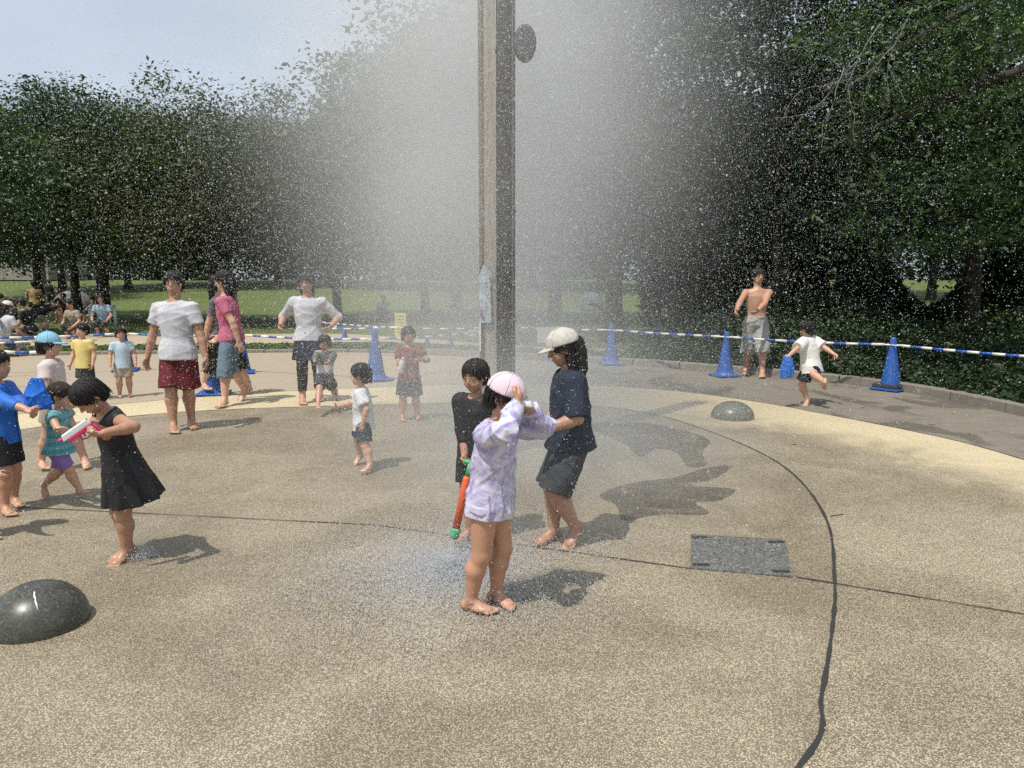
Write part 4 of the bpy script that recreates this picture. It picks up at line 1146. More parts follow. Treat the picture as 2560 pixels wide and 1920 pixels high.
C = {k: Vector((*G(*p)[:2], 0)) for k, p in dict(r=(2225, 974), m=(1812, 940), c=(1528, 911), l=(940, 950), j=(535, 985), s1=(862, 846), s2=(1068, 868), s3=(1128, 868)).items()}
C['off'] = Vector((6.35, 8.35, 0)); C['w'] = Vector((-4.5, 12.3, 0)); C['w2'] = Vector((-6.6, 12.6, 0)); C['w3'] = Vector((-8.4, 11.6, 0)); C['h'] = Vector((-.45, 13.2, 0)); C['x'] = Vector((-.2, 14.6, 0))
cone(C['r'], 'bright blue cone with black rubber weight at the right, before the kerb', .74, True, .62)
cone(C['m'], 'blue cone partly hidden behind the standing man in pale trousers', .72)
cone(C['c'], 'faint blue cone in the mist right of the mast', .74, rz=.1)
cone(C['l'], 'blue cone left of the mast behind the white-shirted toddler', .80, rz=.5)
cone(C['j'], 'blue cone behind the walker in rolled jeans', .74, rz=.2)
cone(C['s1'], 'tiny faint blue cone on the strip between the bars and the lawn', .42); cone(C['s2'], 'small faint blue cone right of the yellow board, left one of a pair', .36); cone(C['s3'], 'small faint blue cone beside the mast, right one of a pair', .36)
cone(C['off'], 'blue cone beyond the right photo edge holding the long bar', .74); cone(C['w'], 'blue cone behind the woman with white shirt', .74); cone(C['w2'], 'blue cone behind the man in maroon shorts', .74); cone(C['w3'], 'blue cone behind the girl in black dress', .74)
cone(C['h'], 'blue cone hidden in thick mist just behind the mast', .74)
def up(k, z=.62): return C[k] + Vector((0, 0, z))
def off(a, c, d=.06): return a + (c - a).normalized() * d
def hung(a, c, label, z=.63): A, B_ = up(a, z), up(c, z); return bar(off(A, B_, .11), off(B_, A, .11), label)
hung('r', 'off', 'long striped bar running right from the weighted cone'); hung('m', 'r', 'striped bar between the standing man and the weighted cone'); hung('c', 'm', 'striped bar from the misty cone to the standing man')
hung('x', 'c', 'faint striped bar right of the mast in the mist'); hung('w', 'l', 'striped bar left of the misty cone behind the toddler'); hung('l', 'h', 'striped bar from the toddler\'s cone toward the mast'); hung('w2', 'w', 'striped bar behind the man in maroon shorts'); hung('w3', 'w2', 'striped bar behind the girl in black dress')
bar(at(760, 800, 17.5), at(985, 819, 14.6), 'thin far striped bar slanting down to the yellow board', .015); bar(at(790, 821, 15.5), at(990, 817, 14.9), 'thin far striped bar under the slanting one', .015); bar(at(1015, 819, 14.4), at(1205, 820, 14.4), 'thin far striped bar between the yellow board and the mast', .015)
bar(at(-60, 856, 12.2), at(62, 854, 12.2), 'striped bar at the left edge before the woman in white cap'); bar(at(-70, 872, 10.4), at(110, 880, 10.6), 'black and white bar over the boy in blue at the left edge', .022)
for px, py, D, w_, h_, lab in ((835, 813, 15.4, .11, .11, 'small white tag sheet hanging on the far bars'), (1368, 838, 14.0, .38, .30, 'white notice sheet hanging on the bar just behind the capped child'), (1180, 832, 14.3, .14, .12, 'pale tag sheet on the bar left of the mast')):
    p = at(px, py, D); o = MB(); o.box((0, 0, 0), (w_, .006, h_)); e = o.build('hanging_notice', plain('notice_white', (.66, .67, .66), .6, .06), None); e.location = p; tag(e, lab, 'notice')
yb = G(1002, 862); yo = tag(empty('yellow_board', (yb.x, yb.y, 0)), 'upright yellow board with faint lines of writing, left of the mast', 'sign')
bh, bw = at(1000, 782, yb.y).z, .27
o = MB(); o.box((0, 0, bh / 2 + .02), (bw, .03, bh - .04)); e = o.build('panel', plain('board_yellow', (.72, .60, .16), .55, .08, 12), yo); e.rotation_euler = (-.05, 0, 0)
o = MB(); o.box((0, .03, .02), (bw + .1, .3, .04)); o.build('foot', M_RUB, yo)
for k in range(6):
    o = MB(); o.box((-.01 * (k % 2), -.02 - .0, bh * (.9 - .1 * k)), (bw * (.78 - .1 * (k % 3)), .004, .012)); e = o.build('writing_line', plain('board_ink', (.42, .34, .08), .7), yo); e.location = (0, -.002 - .05 * bh * (.9 - .1 * k) * 0, 0); e.rotation_euler = (-.05, 0, 0)

# ------------------------------------------------------------------ tents on the lawn
def tent(px, D, w, h, d, mat, label):
    b = at(px, 700, D); root = tag(empty('dome_tent', (b.x, D, -.05)), label, 'tent', 'pop-up tents on the lawn')
    n, mrow = 20, 9; vs_, fs = [], []
    for j in range(mrow):
        t = j / (mrow - 1); yy = -d / 2 + d * t; hh = h * math.sin(math.pi * (.5 if 0 else min(max(.06 + t * .94, 0), .97))) ** .55; ww = w * (.78 + .22 * math.sin(math.pi * t))
        for k in range(n + 1):
            a = math.pi * k / n; vs_.append((-ww / 2 * math.cos(a) * (1 + .0 * k), yy, hh * math.sin(a) ** .8))
    for j in range(mrow - 1):
        for k in range(n): i = j * (n + 1) + k; fs.append((i, i + 1, i + n + 2, i + n + 1))
    o = MB(); o.add(vs_, fs, True); fb = o.build('fabric', mat, root); s = fb.modifiers.new('t', 'SOLIDIFY'); s.thickness = .01
    o = MB(); o.tube([(-w * .42 * math.cos(a), -d * .42 + .02 * math.sin(5 * a), h * .99 * math.sin(a) ** .8 + .01) for a in np.linspace(.05, 3.09, 16)], .014, 6); o.build('tent_pole', M_RUB, root)
    o = MB(); o.box((w * .12, -d * .44, h * .38), (w * .3, .02, h * .5), rot=Matrix.Rotation(-.25, 3, 'X')); o.build('door_mesh', plain('tent_mesh', (.03, .03, .032), .8), root)
    return root
tent(180, 40, 2.1, 1.12, 1.7, cloth('tent_grey', (.17, .16, .15), .8), 'grey pop-up tent on the lawn behind the seated man')
tent(1480, 40, 1.3, 1.05, 1.2, cloth('tent_pale', (.15, .17, .18), .8), 'pale pop-up tent faint in the mist right of the mast')
o = MB(); p0, p1 = at(224, 768, 24), at(286, 768, 24); pb = tag(empty('playground_pipe', p0), 'pale green pipe lying level behind the tent group', 'pipe'); o.tube([(0, 0, 0), tuple(p1 - p0)], .075, 12); o.build('tube_body', plain('pale_green', (.42, .56, .46), .5, .1), pb)
for e in (Vector(), p1 - p0):
    o = MB(); o.tube([e, e + Vector((0, 0, -p0.z - .05))], .05, 10); o.build('support', plain('pale_green', (.42, .56, .46), .5, .1), pb)

# ------------------------------------------------------------------ materials of clothes
def tie_dye():
    m, nt, b = new_mat('tie_dye_lilac'); co = objco(nt)
    f = noise(nt, 11, 5, .62, co, 1.4); f2 = noise(nt, 40, 3, .6, co, .5)
    r = ramp(nt, [(.30, (.22, .17, .38)), (.44, (.38, .34, .55)), (.56, (.58, .56, .67)), (.75, (.70, .69, .74))]); nt.links.new(math_n(nt, 'ADD', math_n(nt, 'MULTIPLY', f, .82), math_n(nt, 'MULTIPLY', f2, .18)), r.inputs[0])
    nt.links.new(r.outputs[0], b.inputs['Base Color']); b.inputs['Roughness'].default_value = .6; bump(nt, b, f, .3, .02)
    return m
def striped(name, a, c, scale, axis=2, rough=.75):
    m, nt, b = new_mat(name); co = objco(nt); s = N(nt, 'ShaderNodeSeparateXYZ'); nt.links.new(co, s.inputs[0])
    w = math_n(nt, 'ADD', math_n(nt, 'MULTIPLY', s.outputs[axis], scale), math_n(nt, 'MULTIPLY', noise(nt, 6, 2, .5, co), 1.2)); f = mrange(nt, math_n(nt, 'SINE', w), -.2, .45)
    nt.links.new(mixc(nt, f, a, c), b.inputs['Base Color']); b.inputs['Roughness'].default_value = rough; bump(nt, b, noise(nt, 30, 3, .6, co), .15, .01)
    return m
def patched(name, base, ink, center, size):
    """plain tee with a dark print of its own shape on the chest"""
    m, nt, b = new_mat(name); co = objco(nt); mp = N(nt, 'ShaderNodeMapping'); mp.inputs['Location'].default_value = [-c / s for c, s in zip(center, size)]; mp.inputs['Scale'].default_value = [1 / s for s in size]; nt.links.new(co, mp.inputs['Vector'])
    l = N(nt, 'ShaderNodeVectorMath', operation='LENGTH'); nt.links.new(mp.outputs[0], l.inputs[0]); d = math_n(nt, 'ADD', l.outputs['Value'], math_n(nt, 'MULTIPLY', noise(nt, 22, 4, .6, co), .6))
    f = mrange(nt, d, 1.2, 1.32); nt.links.new(mixc(nt, f, ink, base), b.inputs['Base Color']); b.inputs['Roughness'].default_value = .75; bump(nt, b, noise(nt, 24, 4, .6, co), .25, .02)
    return m
W_TEE = cloth('tee_white', (.54, .54, .57), wet=.25); NAVY = cloth('navy_cloth', (.022, .03, .05), wet=.3); BLACK = cloth('black_cloth', (.014, .014, .016), .6); GREYD = cloth('charcoal_cloth', (.045, .05, .055), wet=.3)
def top(mat, hem=-.04, sleeve=.5, **k): return dict(kind='top', name='shirt', mat=mat, hem=hem, sleeve=sleeve, **k)
def shorts(mat, length=.7, **k): return dict(kind='shorts', name='shorts', mat=mat, length=length, **k)
def ft(ank, toe, lift=0., pitch=0.): return (G(*ank), G(*toe), lift, pitch)

# ------------------------------------------------------------------ the people
# child in lilac jacket, hands at the face
p = person('child in lilac tie-dye jacket and pale pink cap standing barefoot nearest the camera', [ft((1178, 1526), (1262, 1540)), ft((1240, 1506), (1288, 1524))], -112, 1.10, .165, lean=6, hp=14, vox=.0042, pel=(0, .03, 0),
           arms=((at(1292, 1012, 3.12), (.8, -.2, -1), (-.2, -1, .1)), (at(1322, 1020, 3.26), (-.8, -.1, -1), (.2, -1, .1))), hands=(.55, .6), hair=M_HAIR, hat=('cap', cloth('cap_pink', (.66, .52, .58)), cloth('cap_white', (.72, .70, .71))),
           clothes=[top(tie_dye(), hem=-.055, sleeve=1.92, ease=.017, flare=1.06, wrinkle=.010, freq=46, neck=.04), shorts(cloth('lilac_short', (.5, .46, .58)), .12, leg_ease=1.1)], tone=TONE)
zip_line(p, 'shirt', -.04, .22, plain('zip_white', (.6, .6, .64), .4)); zip_line(p, 'shirt', -.035, .06, plain('seam_lilac', (.42, .38, .55), .6), .055, 'seam', .002); zip_line(p, 'shirt', -.035, .06, plain('seam_lilac', (.42, .38, .55), .6), -.055, 'seam', .002)
jk = p['clothes']['shirt']
jk['label'] = 'lilac and white tie-dye zip jacket'
# child in navy with cap, walking left through the jet
p2 = person('child in navy top, charcoal shorts and pale cap standing behind the lilac child', [ft((1384, 1350), (1334, 1362)), ft((1438, 1360), (1382, 1388), .045, 34)], 94, 1.25, .155, lean=2, hp=14, pel=(0, -.025, -.01), hair_long=.17,
            arms=((at(1352, 1062, 4.1), (.3, -1, -.4)), (at(1368, 1072, 3.95), (-.3, -1, -.4))), hat=('cap', cloth('cap_beige', (.50, .47, .42)), cloth('cap_beige', (.50, .47, .42))),
            clothes=[top(NAVY, hem=-.02, sleeve=1.0, flare=1.2, ease=.02, wrinkle=.006), shorts(GREYD, .98, leg_ease=1.75, ease=.024, wrinkle=.006)], tone=TONE3)
p3 = person('child in black long sleeves holding the orange water pump behind the lilac child', [ft((1176, 1346), (1150, 1352)), ft((1212, 1338), (1196, 1346))], 150, 1.06, .168, hp=8, arms=((at(1164, 1172, 4.12), (.6, -1, -.3)), (at(1225, 1130, 4.15), (-.6, -1, -.3))), hands=(1.2, .5),
            clothes=[top(BLACK, sleeve=1.55, ease=.018, wrinkle=.005), shorts(BLACK, .7)], tone=TONE3)
p4 = person('toddler in white tee with dark print and dark shorts reaching left, beside the misty cone', [ft((900, 1158), (884, 1162), .03, 25), ft((926, 1181), (900, 1190))], 92, .855, .205, vox=.006, arms=((at(846, 1016, 5.85), (.5, -.4, -1)), ((-.16, -.02, .03), (-.6, -1, 0))), lean=3,
            clothes=[top(patched('tee_print', (.62, .62, .64), (.05, .055, .06), (.09, -.02, .54), (.09, .12, .09)), sleeve=.72, ease=.022, hem=-.06, wrinkle=.007, sleeve_ease=1.15), shorts(NAVY, .82, leg_ease=1.5, ease=.02)], tone=TONE2, hp=-2)
p5 = person('child in rust-red tee and dark shorts holding a white bottle, veiled by mist', [ft((1006, 1050), (1012, 1068)), ft((1044, 1046), (1056, 1058))], 172, 1.02, .178, arms=((at(1003, 912, 7.85), (.6, -1, -.4)), (at(1052, 900, 7.85), (-.6, -1, -.4))), hands=(1.2, .6), hyaw=35,
            clothes=[top(cloth('rust_tee', (.25, .075, .055), wet=.3), sleeve=.62, ease=.018), shorts(GREYD, .9, leg_ease=1.7, ease=.022)])
p6 = person('man in white tee and maroon shorts standing barefoot, facing the camera', [ft((434, 1078), (440, 1098)), ft((480, 1068), (506, 1084))], 176, 1.61, .142, kid=False, vox=.0075, arms=(((.19, .02, -.03), (.5, -1, 0)), ((-.19, .03, -.03), (-.5, -1, 0))), hyaw=10,
            clothes=[top(W_TEE, hem=-.05, sleeve=.62, ease=.018, wrinkle=.0035, sleeve_ease=1.2), shorts(cloth('maroon_cloth', (.13, .018, .022), wet=.2), .97, leg_ease=1.95, ease=.02, wrinkle=.004)], tone=TONE3)
p7 = person('woman in pink top and rolled blue jeans walking left, behind the man in maroon shorts', [ft((612, 1000), (585, 1004), .06, 35), ft((562, 1016), (524, 1032))], 88, 1.64, .142, kid=False, lean=5, vox=.008, hair_long=.08, arms=(((.12, .14, .02), (.5, -1, 0)), ((-.12, -.1, -.02), (-.5, -1, 0))),
            clothes=[top(cloth('pink_top', (.46, .12, .20)), hem=-.02, sleeve=.6), dict(kind='shorts', name='jeans', mat=cloth('denim_blue', (.13, .19, .24), wet=.3), length=1.28, leg_ease=1.5, ease=.016, wrinkle=.005)], tone=TONE2)
p8 = person('woman in black capri trousers and grey top walking right with a teal bottle', [ft((508, 986), (540, 998)), ft((622, 984), (646, 990), .07, 40)], -88, 1.6, .142, kid=False, lean=4, vox=.008, hair_long=.05, arms=((at(503, 905, 9.6), (.5, -1, 0)), (None or ((-.14, .08, .0), (-.5, -1, 0)))), base=G(555, 990),
            clothes=[top(cloth('grey_top', (.12, .11, .115)), hem=-.02, sleeve=.6), dict(kind='shorts', name='trousers', mat=BLACK, length=1.42, leg_ease=1.55, ease=.016)], tone=TONE2)
p9 = person('woman in white shirt and short black skirt with black leggings, behind the striped child', [ft((757, 1008), (756, 1030)), ft((800, 1000), (808, 1020))], 178, 1.62, .142, kid=False, vox=.008, hair_long=.09, arms=(((.2, .06, .1), (.5, -1, 0)), ((-.2, .08, .1), (-.5, -1, 0))), hp=10,
            clothes=[top(W_TEE, hem=-.02, sleeve=1.2, wrinkle=.005), dict(kind='shorts', name='leggings', mat=cloth('leggings_black', (.02, .017, .016), .6), length=1.78, leg_ease=1.12, ease=.016), dict(kind='skirt', name='skirt', mat=NAVY, hem=-.17, top=.05, wide=1.35)], tone=TONE)
p10 = person('child in grey and white rash top and dark shorts holding swim goggles, stepping aside', [ft((793, 1044), (793, 1060)), ft((850, 1016), (870, 1032))], 172, .93, .178, vox=.008, side=-3, pel=(.04, 0, -.03), arms=((at(778, 922, 8.0), (.6, -1, -.4)), (at(812, 924, 8.0), (-.6, -1, -.4))), hands=(.9, .9), hp=16,
             clothes=[dict(kind='top', name='shirt', mat=striped('rash_stripe', (.10, .11, .11), (.60, .60, .62), 26), hem=-.05, sleeve=1.75, ease=.014), shorts(GREYD, .7, leg_ease=1.5)], tone=TONE)
p11 = person('girl in black swim dress bending over a pink water pistol', [ft((322, 1388), (290, 1396), .0, 8), ft((316, 1398), (266, 1420), .0, 10)], 140, 1.045, .17, lean=11, hp=36, vox=.0045, pel=(0, -.02, 0), hair=M_HAIR, arms=((at(246, 1072, 3.72), (1, -.6, -.3), (0, -.2, 1)), (at(262, 1082, 3.60), (-1, -.6, -.2), (0, -.2, 1))), hands=(.95, .9),
             clothes=[dict(kind='top', name='bodice', mat=BLACK, hem=.0, sleeve=0, ease=.009, neck=.052, neckfwd=.03, wrinkle=.002), dict(kind='skirt', name='skirt', mat=cloth('black_skirt', (.012, .012, .013), .5), hem=-.155, top=.115, wide=1.72, folds=9, amp=.055)], tone=TONE3)
p12 = person('toddler in turquoise frilled top and purple shorts striding right', [ft((202, 1243), (240, 1252), .012, -12), ft((112, 1244), (136, 1258), .05, 38)], -86, .815, .205, vox=.0052, lean=4, arms=((at(186, 1078, 4.9), (.4, -1, -.4)), (at(205, 1068, 5.08), (-.4, -1, -.4))), hair=M_HAIR2, hp=8,
             clothes=[dict(kind='top', name='blouse', mat=striped('turquoise_weave', (.10, .30, .34), (.17, .40, .43), 120), hem=.03, sleeve=.3, ease=.014, sleeve_ease=1.5), shorts(cloth('purple_cloth', (.24, .15, .42)), .86, ease=.014, leg_ease=1.25, top=.12),
                      dict(kind='skirt', name='frill', mat=striped('turquoise_weave_frill', (.09, .28, .32), (.16, .38, .42), 120), hem=-.035, top=.08, wide=1.5, folds=11, amp=.06)], tone=TONE2)
p13 = person('child in pale shirt with light blue cap, striding behind the turquoise toddler', [ft((103, 1172), (132, 1190), .0, 6), ft((214, 1168), (240, 1184), .02, 15)], -80, 1.1, .165, vox=.0065, base=G(150, 1172), arms=(((.16, .12, .06), (.5, -1, 0)), ((-.16, -.08, .05), (-.5, -1, 0))), hat=('cap', cloth('cap_sky', (.22, .45, .58)), cloth('cap_sky', (.22, .45, .58))),
             clothes=[top(cloth('pale_tee', (.62, .52, .50)), sleeve=.6), shorts(cloth('tan_cloth', (.36, .31, .24)), .5)], tone=TONE2)
p14 = person('smiling boy with wet black hair in blue rash jacket at the left edge', [ft((12, 1284), (54, 1300)), ft((36, 1262), (66, 1272))], -82, 1.065, .175, vox=.0045, hyaw=-8, arms=((at(66, 1024, 4.58), (.5, -1, -.3), (0, -.5, .8)), (at(86, 1036, 4.72), (-.5, -1, -.3))), hands=(.5, .7),
             clothes=[top(cloth('rash_blue', (.02, .13, .50), .55), hem=-.03, sleeve=1.6, ease=.013, wrinkle=.004, neck=.034), shorts(BLACK, .78, leg_ease=1.35)], tone=TONE)
zip_line(p14, 'shirt', -.02, .26, plain('zip_black', (.02, .02, .024), .5), 0, 'zip', .004)
p15 = person('small child in dark clothes and blue cap cut by the left edge', [ft((-22, 1344), (14, 1354)), ft((-40, 1332), (-8, 1338))], -80, .72, .21, vox=.0045, arms=((at(22, 1205, 4.1), (.5, -1, -.3)), ((-.14, .1, .06), (-.5, -1, 0))), hat=('cap', cloth('cap_blue', (.03, .10, .34)), cloth('cap_blue', (.03, .10, .34))), hair=M_HAIR,
             clothes=[top(NAVY, sleeve=.8), shorts(NAVY, .9)], tone=TONE)
p16 = person('shirtless man in rolled pale grey trousers standing by the misty bars on the right', [ft((1864, 936), (1850, 956)), ft((1905, 943), (1910, 960))], 176, 1.72, .14, kid=False, vox=.0095, arms=((at(1838, 782, 11.45), (1, -.5, -.3)), (at(1895, 776, 11.5), (-1, -.4, -.3))), hyaw=12,
             clothes=[dict(kind='shorts', name='trousers', mat=cloth('pale_trousers', (.36, .36, .33), wet=.2), length=1.22, leg_ease=1.75, ease=.018, wrinkle=.007)], tone=TONE)
p17 = person('child in loose white shirt and dark shorts running away with a blue hat in hand', [(at(2062, 968, 8.72), at(2080, 930, 8.4), .27, 112), ft((2018, 1010), (1988, 1027), .0, 12)], 38, 1.05, .172, vox=.0085, lean=10, base=G(2034, 1012), pel=(.0, .06, -.02), arms=((at(2098, 893, 8.9), (.6, -.8, .2)), (at(1955, 905, 8.8), (-.6, -.8, .3))), hands=(.7, 1.2),
             clothes=[top(cloth('shirt_white', (.72, .70, .66)), hem=-.07, sleeve=.85, ease=.03, flare=1.2, sleeve_ease=1.2, wrinkle=.007), shorts(NAVY, .75, leg_ease=1.6, ease=.016)], tone=TONE2)
# children half hidden behind the left group
person('child in yellow tee behind the girl in black dress', [ft((205, 1000), (206, 1016)), ft((232, 996), (236, 1010))], 170, .98, .178, arms=(((.16, .06, .02), (.5, -1, 0)), ((-.16, .05, .02), (-.5, -1, 0))), clothes=[top(cloth('tee_yellow', (.62, .50, .18)), sleeve=.6), shorts(GREYD, .8)], tone=TONE2)
person('child in light blue tee left of the man in maroon shorts', [ft((300, 992), (298, 1006)), ft((326, 990), (330, 1003))], -150, .92, .18, arms=(((.16, .1, .04), (.5, -1, 0)), ((-.16, .1, .04), (-.5, -1, 0))), clothes=[top(cloth('tee_lightblue', (.44, .56, .66)), sleeve=.6), shorts(cloth('tan_cloth', (.36, .31, .24)), .8)], tone=TONE)
# people on and before the lawn
far_g = 'people resting by the lawn'
KH = cloth('khaki_cloth', (.28, .24, .16)); 
def ff(px, D, dx=0., w=.11, H=1.): b = at(px, 900, D); return [(Vector((b.x + w * H + dx, D, 0)), Vector((b.x + w * H + dx, D - .2, 0)), 0, 0), (Vector((b.x - w * H, D, 0)), Vector((b.x - w * H, D - .2, 0)), 0, 0)]
def ffr(px, D, H=1., w=.08, th=180):
    b = at(px, 900, D); fx, fy = -math.sin(R(th)), math.cos(R(th)); rx, ry = math.cos(R(th)), math.sin(R(th)); out = []
    for s in (1, -1): a = Vector((b.x + rx * w * s * H, D + ry * w * s * H, 0)); out.append((a, a + Vector((fx, fy, 0)) * .2, 0, 0))
    return out
person('child in beige bucket hat pointing right, on the shaded lawn', ffr(45, 24, 1.05, .06, -80), -80, 1.05, .17, arms=(((.05, .3, .36), (.2, -1, 0)), ((-.16, .05, 0), (-.5, -1, 0))), hat=('bucket', cloth('hat_beige', (.60, .52, .38)), cloth('hat_beige', (.60, .52, .38))), clothes=[top(cloth('taupe_tee', (.22, .18, .16)), sleeve=.6), shorts(GREYD, .9)], group=far_g, face=False)
person('bare-backed boy in turquoise patterned trunks, seen from behind', ffr(86, 22, .95, .06, 10), 10, .92, .178, lean=8, clothes=[shorts(striped('trunks_teal', (.02, .08, .12), (.06, .36, .42), 70), .8, leg_ease=1.6)], tone=TONE2, group=far_g, face=False)
person('adult in black tee and khaki trousers bending over beside the bare-backed boy', ffr(112, 21.5, 1.6, .07, 60), -60, 1.6, .142, kid=False, lean=68, pel=(0, -.1, -.12), hp=-20, arms=((( .1, .25, .32), (.2, -1, 0)), ((-.1, .22, .35), (-.2, -1, 0))), clothes=[top(BLACK, sleeve=.6), shorts(KH, 1.8, leg_ease=1.4)], group=far_g, face=False)
person('woman in white cap and white tee with shoulder strap crouching with her back turned', ffr(34, 15.2, 1.55, .08, -20), -20, 1.55, .142, kid=False, lean=14, pel=(0, -.12, -.27), hair_long=.1, hair=M_HAIR2, arms=(((.1, .2, .1), (.6, -1, 0)), ((-.1, .2, .1), (-.6, -1, 0))), hat=('cap', cloth('cap_offwhite', (.66, .64, .60)), cloth('cap_offwhite', (.66, .64, .60))), clothes=[top(W_TEE, sleeve=.6, wrinkle=.004), dict(kind='shorts', name='jeans', mat=cloth('denim_pale', (.22, .27, .33)), length=1.8, leg_ease=1.3)], group=far_g, face=False)
person('person in grey cap and white shirt at the extreme left edge', ffr(-4, 15.0, 1.6, .08, -40), -40, 1.6, .142, kid=False, lean=20, pel=(0, -.12, -.25), arms=(((.12, .2, .05), (.6, -1, 0)), ((-.12, .2, .05), (-.6, -1, 0))), hat=('cap', cloth('cap_greyish', (.26, .25, .25)), cloth('cap_greyish', (.26, .25, .25))), clothes=[top(W_TEE, sleeve=1.5), shorts(GREYD, 1.5)], group=far_g, face=False)
person('person in black with shoulder bag standing on the lawn, left of two dark figures', ffr(116, 38, 1.58, .06, 150), 150, 1.58, .142, kid=False, clothes=[top(BLACK, sleeve=1.6), shorts(BLACK, 1.85, leg_ease=1.3)], group=far_g, face=False, tone=TONE3)
person('person in black standing on the lawn above the tent, right of two dark figures', ffr(140, 41, 1.66, .07, 20), 20, 1.66, .142, kid=False, clothes=[top(BLACK, sleeve=.7), shorts(BLACK, 1.85, leg_ease=1.3)], group=far_g, face=False, tone=TONE3)
for k_, (px_, D_, th_, dz_, mat_, lab_) in enumerate(((66, 17.5, 100, -.26, BLACK, 'person in black crouching right of the white-capped woman'), (12, 19, -70, -.2, cloth('slate_tee', (.10, .12, .15)), 'person in slate tee stooping behind the grey cap'), (186, 19.5, 165, -.3, cloth('tan_tee', (.33, .27, .2)), 'person in tan tee crouching below the tent'), (262, 21, 190, -.24, cloth('sky_tee', (.3, .42, .52)), 'person in light blue tee crouching before the pale green pipe'), (100, 26, 30, 0, cloth('ochre_tee', (.33, .24, .1)), 'person in ochre tee standing left of the seated man'))):
    person(lab_, ffr(px_, D_, 1.55, .08, th_), th_, 1.55, .142, kid=False, lean=16 if dz_ else 2, pel=(0, -.11 if dz_ else 0, dz_), arms=(((.12, .2, .08), (.6, -1, 0)), ((-.12, .2, .08), (-.6, -1, 0))), clothes=[top(mat_, sleeve=.6), shorts(GREYD, 1.4)], group=far_g, face=False)
person('smiling man in black tee sitting before the grey tent', ffr(158, 28, 1.7, .07, 180), 180, 1.7, .142, kid=False, pel=(0, -.18, -.36), hip=.5, arms=(((.15, .25, .02), (.6, -1, 0)), ((-.15, .25, .02), (-.6, -1, 0))), clothes=[top(BLACK, sleeve=.6), shorts(GREYD, 1.2)], group=far_g)
person('dark-haired person sitting right of the tent with bare shoulders', ffr(222, 27, 1.6, .07, 150), 150, 1.6, .142, kid=False, pel=(0, -.18, -.38), hip=.5, arms=(((.15, .25, .02), (.6, -1, 0)), ((-.15, .25, .02), (-.6, -1, 0))), clothes=[top(cloth('rust_dark', (.16, .07, .05)), sleeve=0), shorts(GREYD, 1.2)], group=far_g, face=False)
person('person in white tee sitting on the grass behind the bars, left of the yellow board', ffr(958, 30, 1.6, .07, 180), 180, 1.6, .142, kid=False, pel=(0, -.18, -.38), hip=.5, arms=(((.15, .25, .02), (.6, -1, 0)), ((-.15, .25, .02), (-.6, -1, 0))), clothes=[top(W_TEE, sleeve=.6), shorts(GREYD, 1.2)], group=far_g, face=False)

# ------------------------------------------------------------------ things in hands
def oriented(name, loc, fwd, upv=(0, 0, 1)):
    e = empty(name, loc); f_ = Vector(fwd).normalized(); r_ = f_.cross(Vector(upv)).normalized(); u_ = r_.cross(f_)
    e.rotation_euler = Matrix((r_, f_, u_)).transposed().to_euler(); return e
M_PINK = plain('toy_pink', (.72, .03, .16), .35, .06); M_TOYW = plain('toy_white', (.72, .71, .70), .35, .05); M_ORANGE = plain('pump_orange', (.72, .12, .035), .4, .06); M_GREEN = plain('pump_green', (.05, .36, .14), .4, .06)
tg = tag(oriented('water_pistol', (p11['palm'][0] + p11['palm'][1]) / 2 + Vector((-.035, -.03, .012)), (-.62, -.5, -.52), (-.35, -.25, .9)), 'pink and white toy water pistol in the hands of the girl in black', 'water pistol')
o = MB(); o.box((0, .03, .022), (.028, .15, .03), taper=.85); e = o.build('slide', M_TOYW, tg); bv = e.modifiers.new('b', 'BEVEL'); bv.width = .005; bv.segments = 2
o = MB(); o.box((0, .02, -.002), (.03, .13, .022)); o.box((0, -.04, -.045), (.028, .038, .085), rot=Matrix.Rotation(-.28, 3, 'X')); e = o.build('frame', M_PINK, tg); bv = e.modifiers.new('b', 'BEVEL'); bv.width = .005; bv.segments = 2
o = MB(); o.tube([(0, .035, -.012), (0, .035, -.036), (0, .01, -.045), (0, -.016, -.036)], .0042, 6); o.build('trigger_guard', M_PINK, tg)
o = MB(); o.tube([(0, .012, -.012), (0, .016, -.032)], .004, 6); o.build('trigger', M_PINK, tg)
o = MB(); o.tube([(0, .1, .022), (0, .118, .022)], .008, 10); o.build('nozzle', M_PINK, tg)
a_, b_ = at(1166, 1200, 4.05), at(1135, 1348, 3.98)
pu = tag(oriented('water_pump', a_, b_ - a_, (0, -1, 0)), 'orange tube water pump with green tip held downward by the child in black', 'water pump'); L = (b_ - a_).length
o = MB(); o.tube([(0, -.02, 0), (0, .0, 0), (0, L * .84, 0)], [.019, .0215, .0215], 16); o.build('barrel', M_ORANGE, pu)
o = MB(); o.tube([(0, L * .82, 0), (0, L * .86, 0), (0, L * .96, 0), (0, L, 0)], [.026, .028, .025, .016], 16); o.build('nozzle_cap', M_GREEN, pu)
o = MB(); o.tube([(0, -.1, 0), (0, -.015, 0)], .012, 10); o.tube([(-.04, -.1, 0), (.04, -.1, 0)], .012, 10); o.build('handle', M_GREEN, pu)
def bottle(name, loc, d, r, h, m, mc, label):
    e = tag(oriented(name, loc, d, (0, -1, .01)), label, 'bottle'); o = MB()
    o.tube([(0, -h * .5, 0), (0, -h * .47, 0), (0, h * .22, 0), (0, h * .34, 0), (0, h * .38, 0)], [r * .85, r, r, r * .6, r * .45], 14); o.build('flask', m, e)
    o = MB(); o.tube([(0, h * .36, 0), (0, h * .5, 0)], r * .52, 12); o.build('cap_top', mc, e); return e
bottle('spray_bottle', p5['palm'][0] + Vector((0, -.02, .0)), (.2, -.1, 1), .03, .17, M_TOYW, M_TOYW, 'white bottle in the hand of the child in rust-red tee')
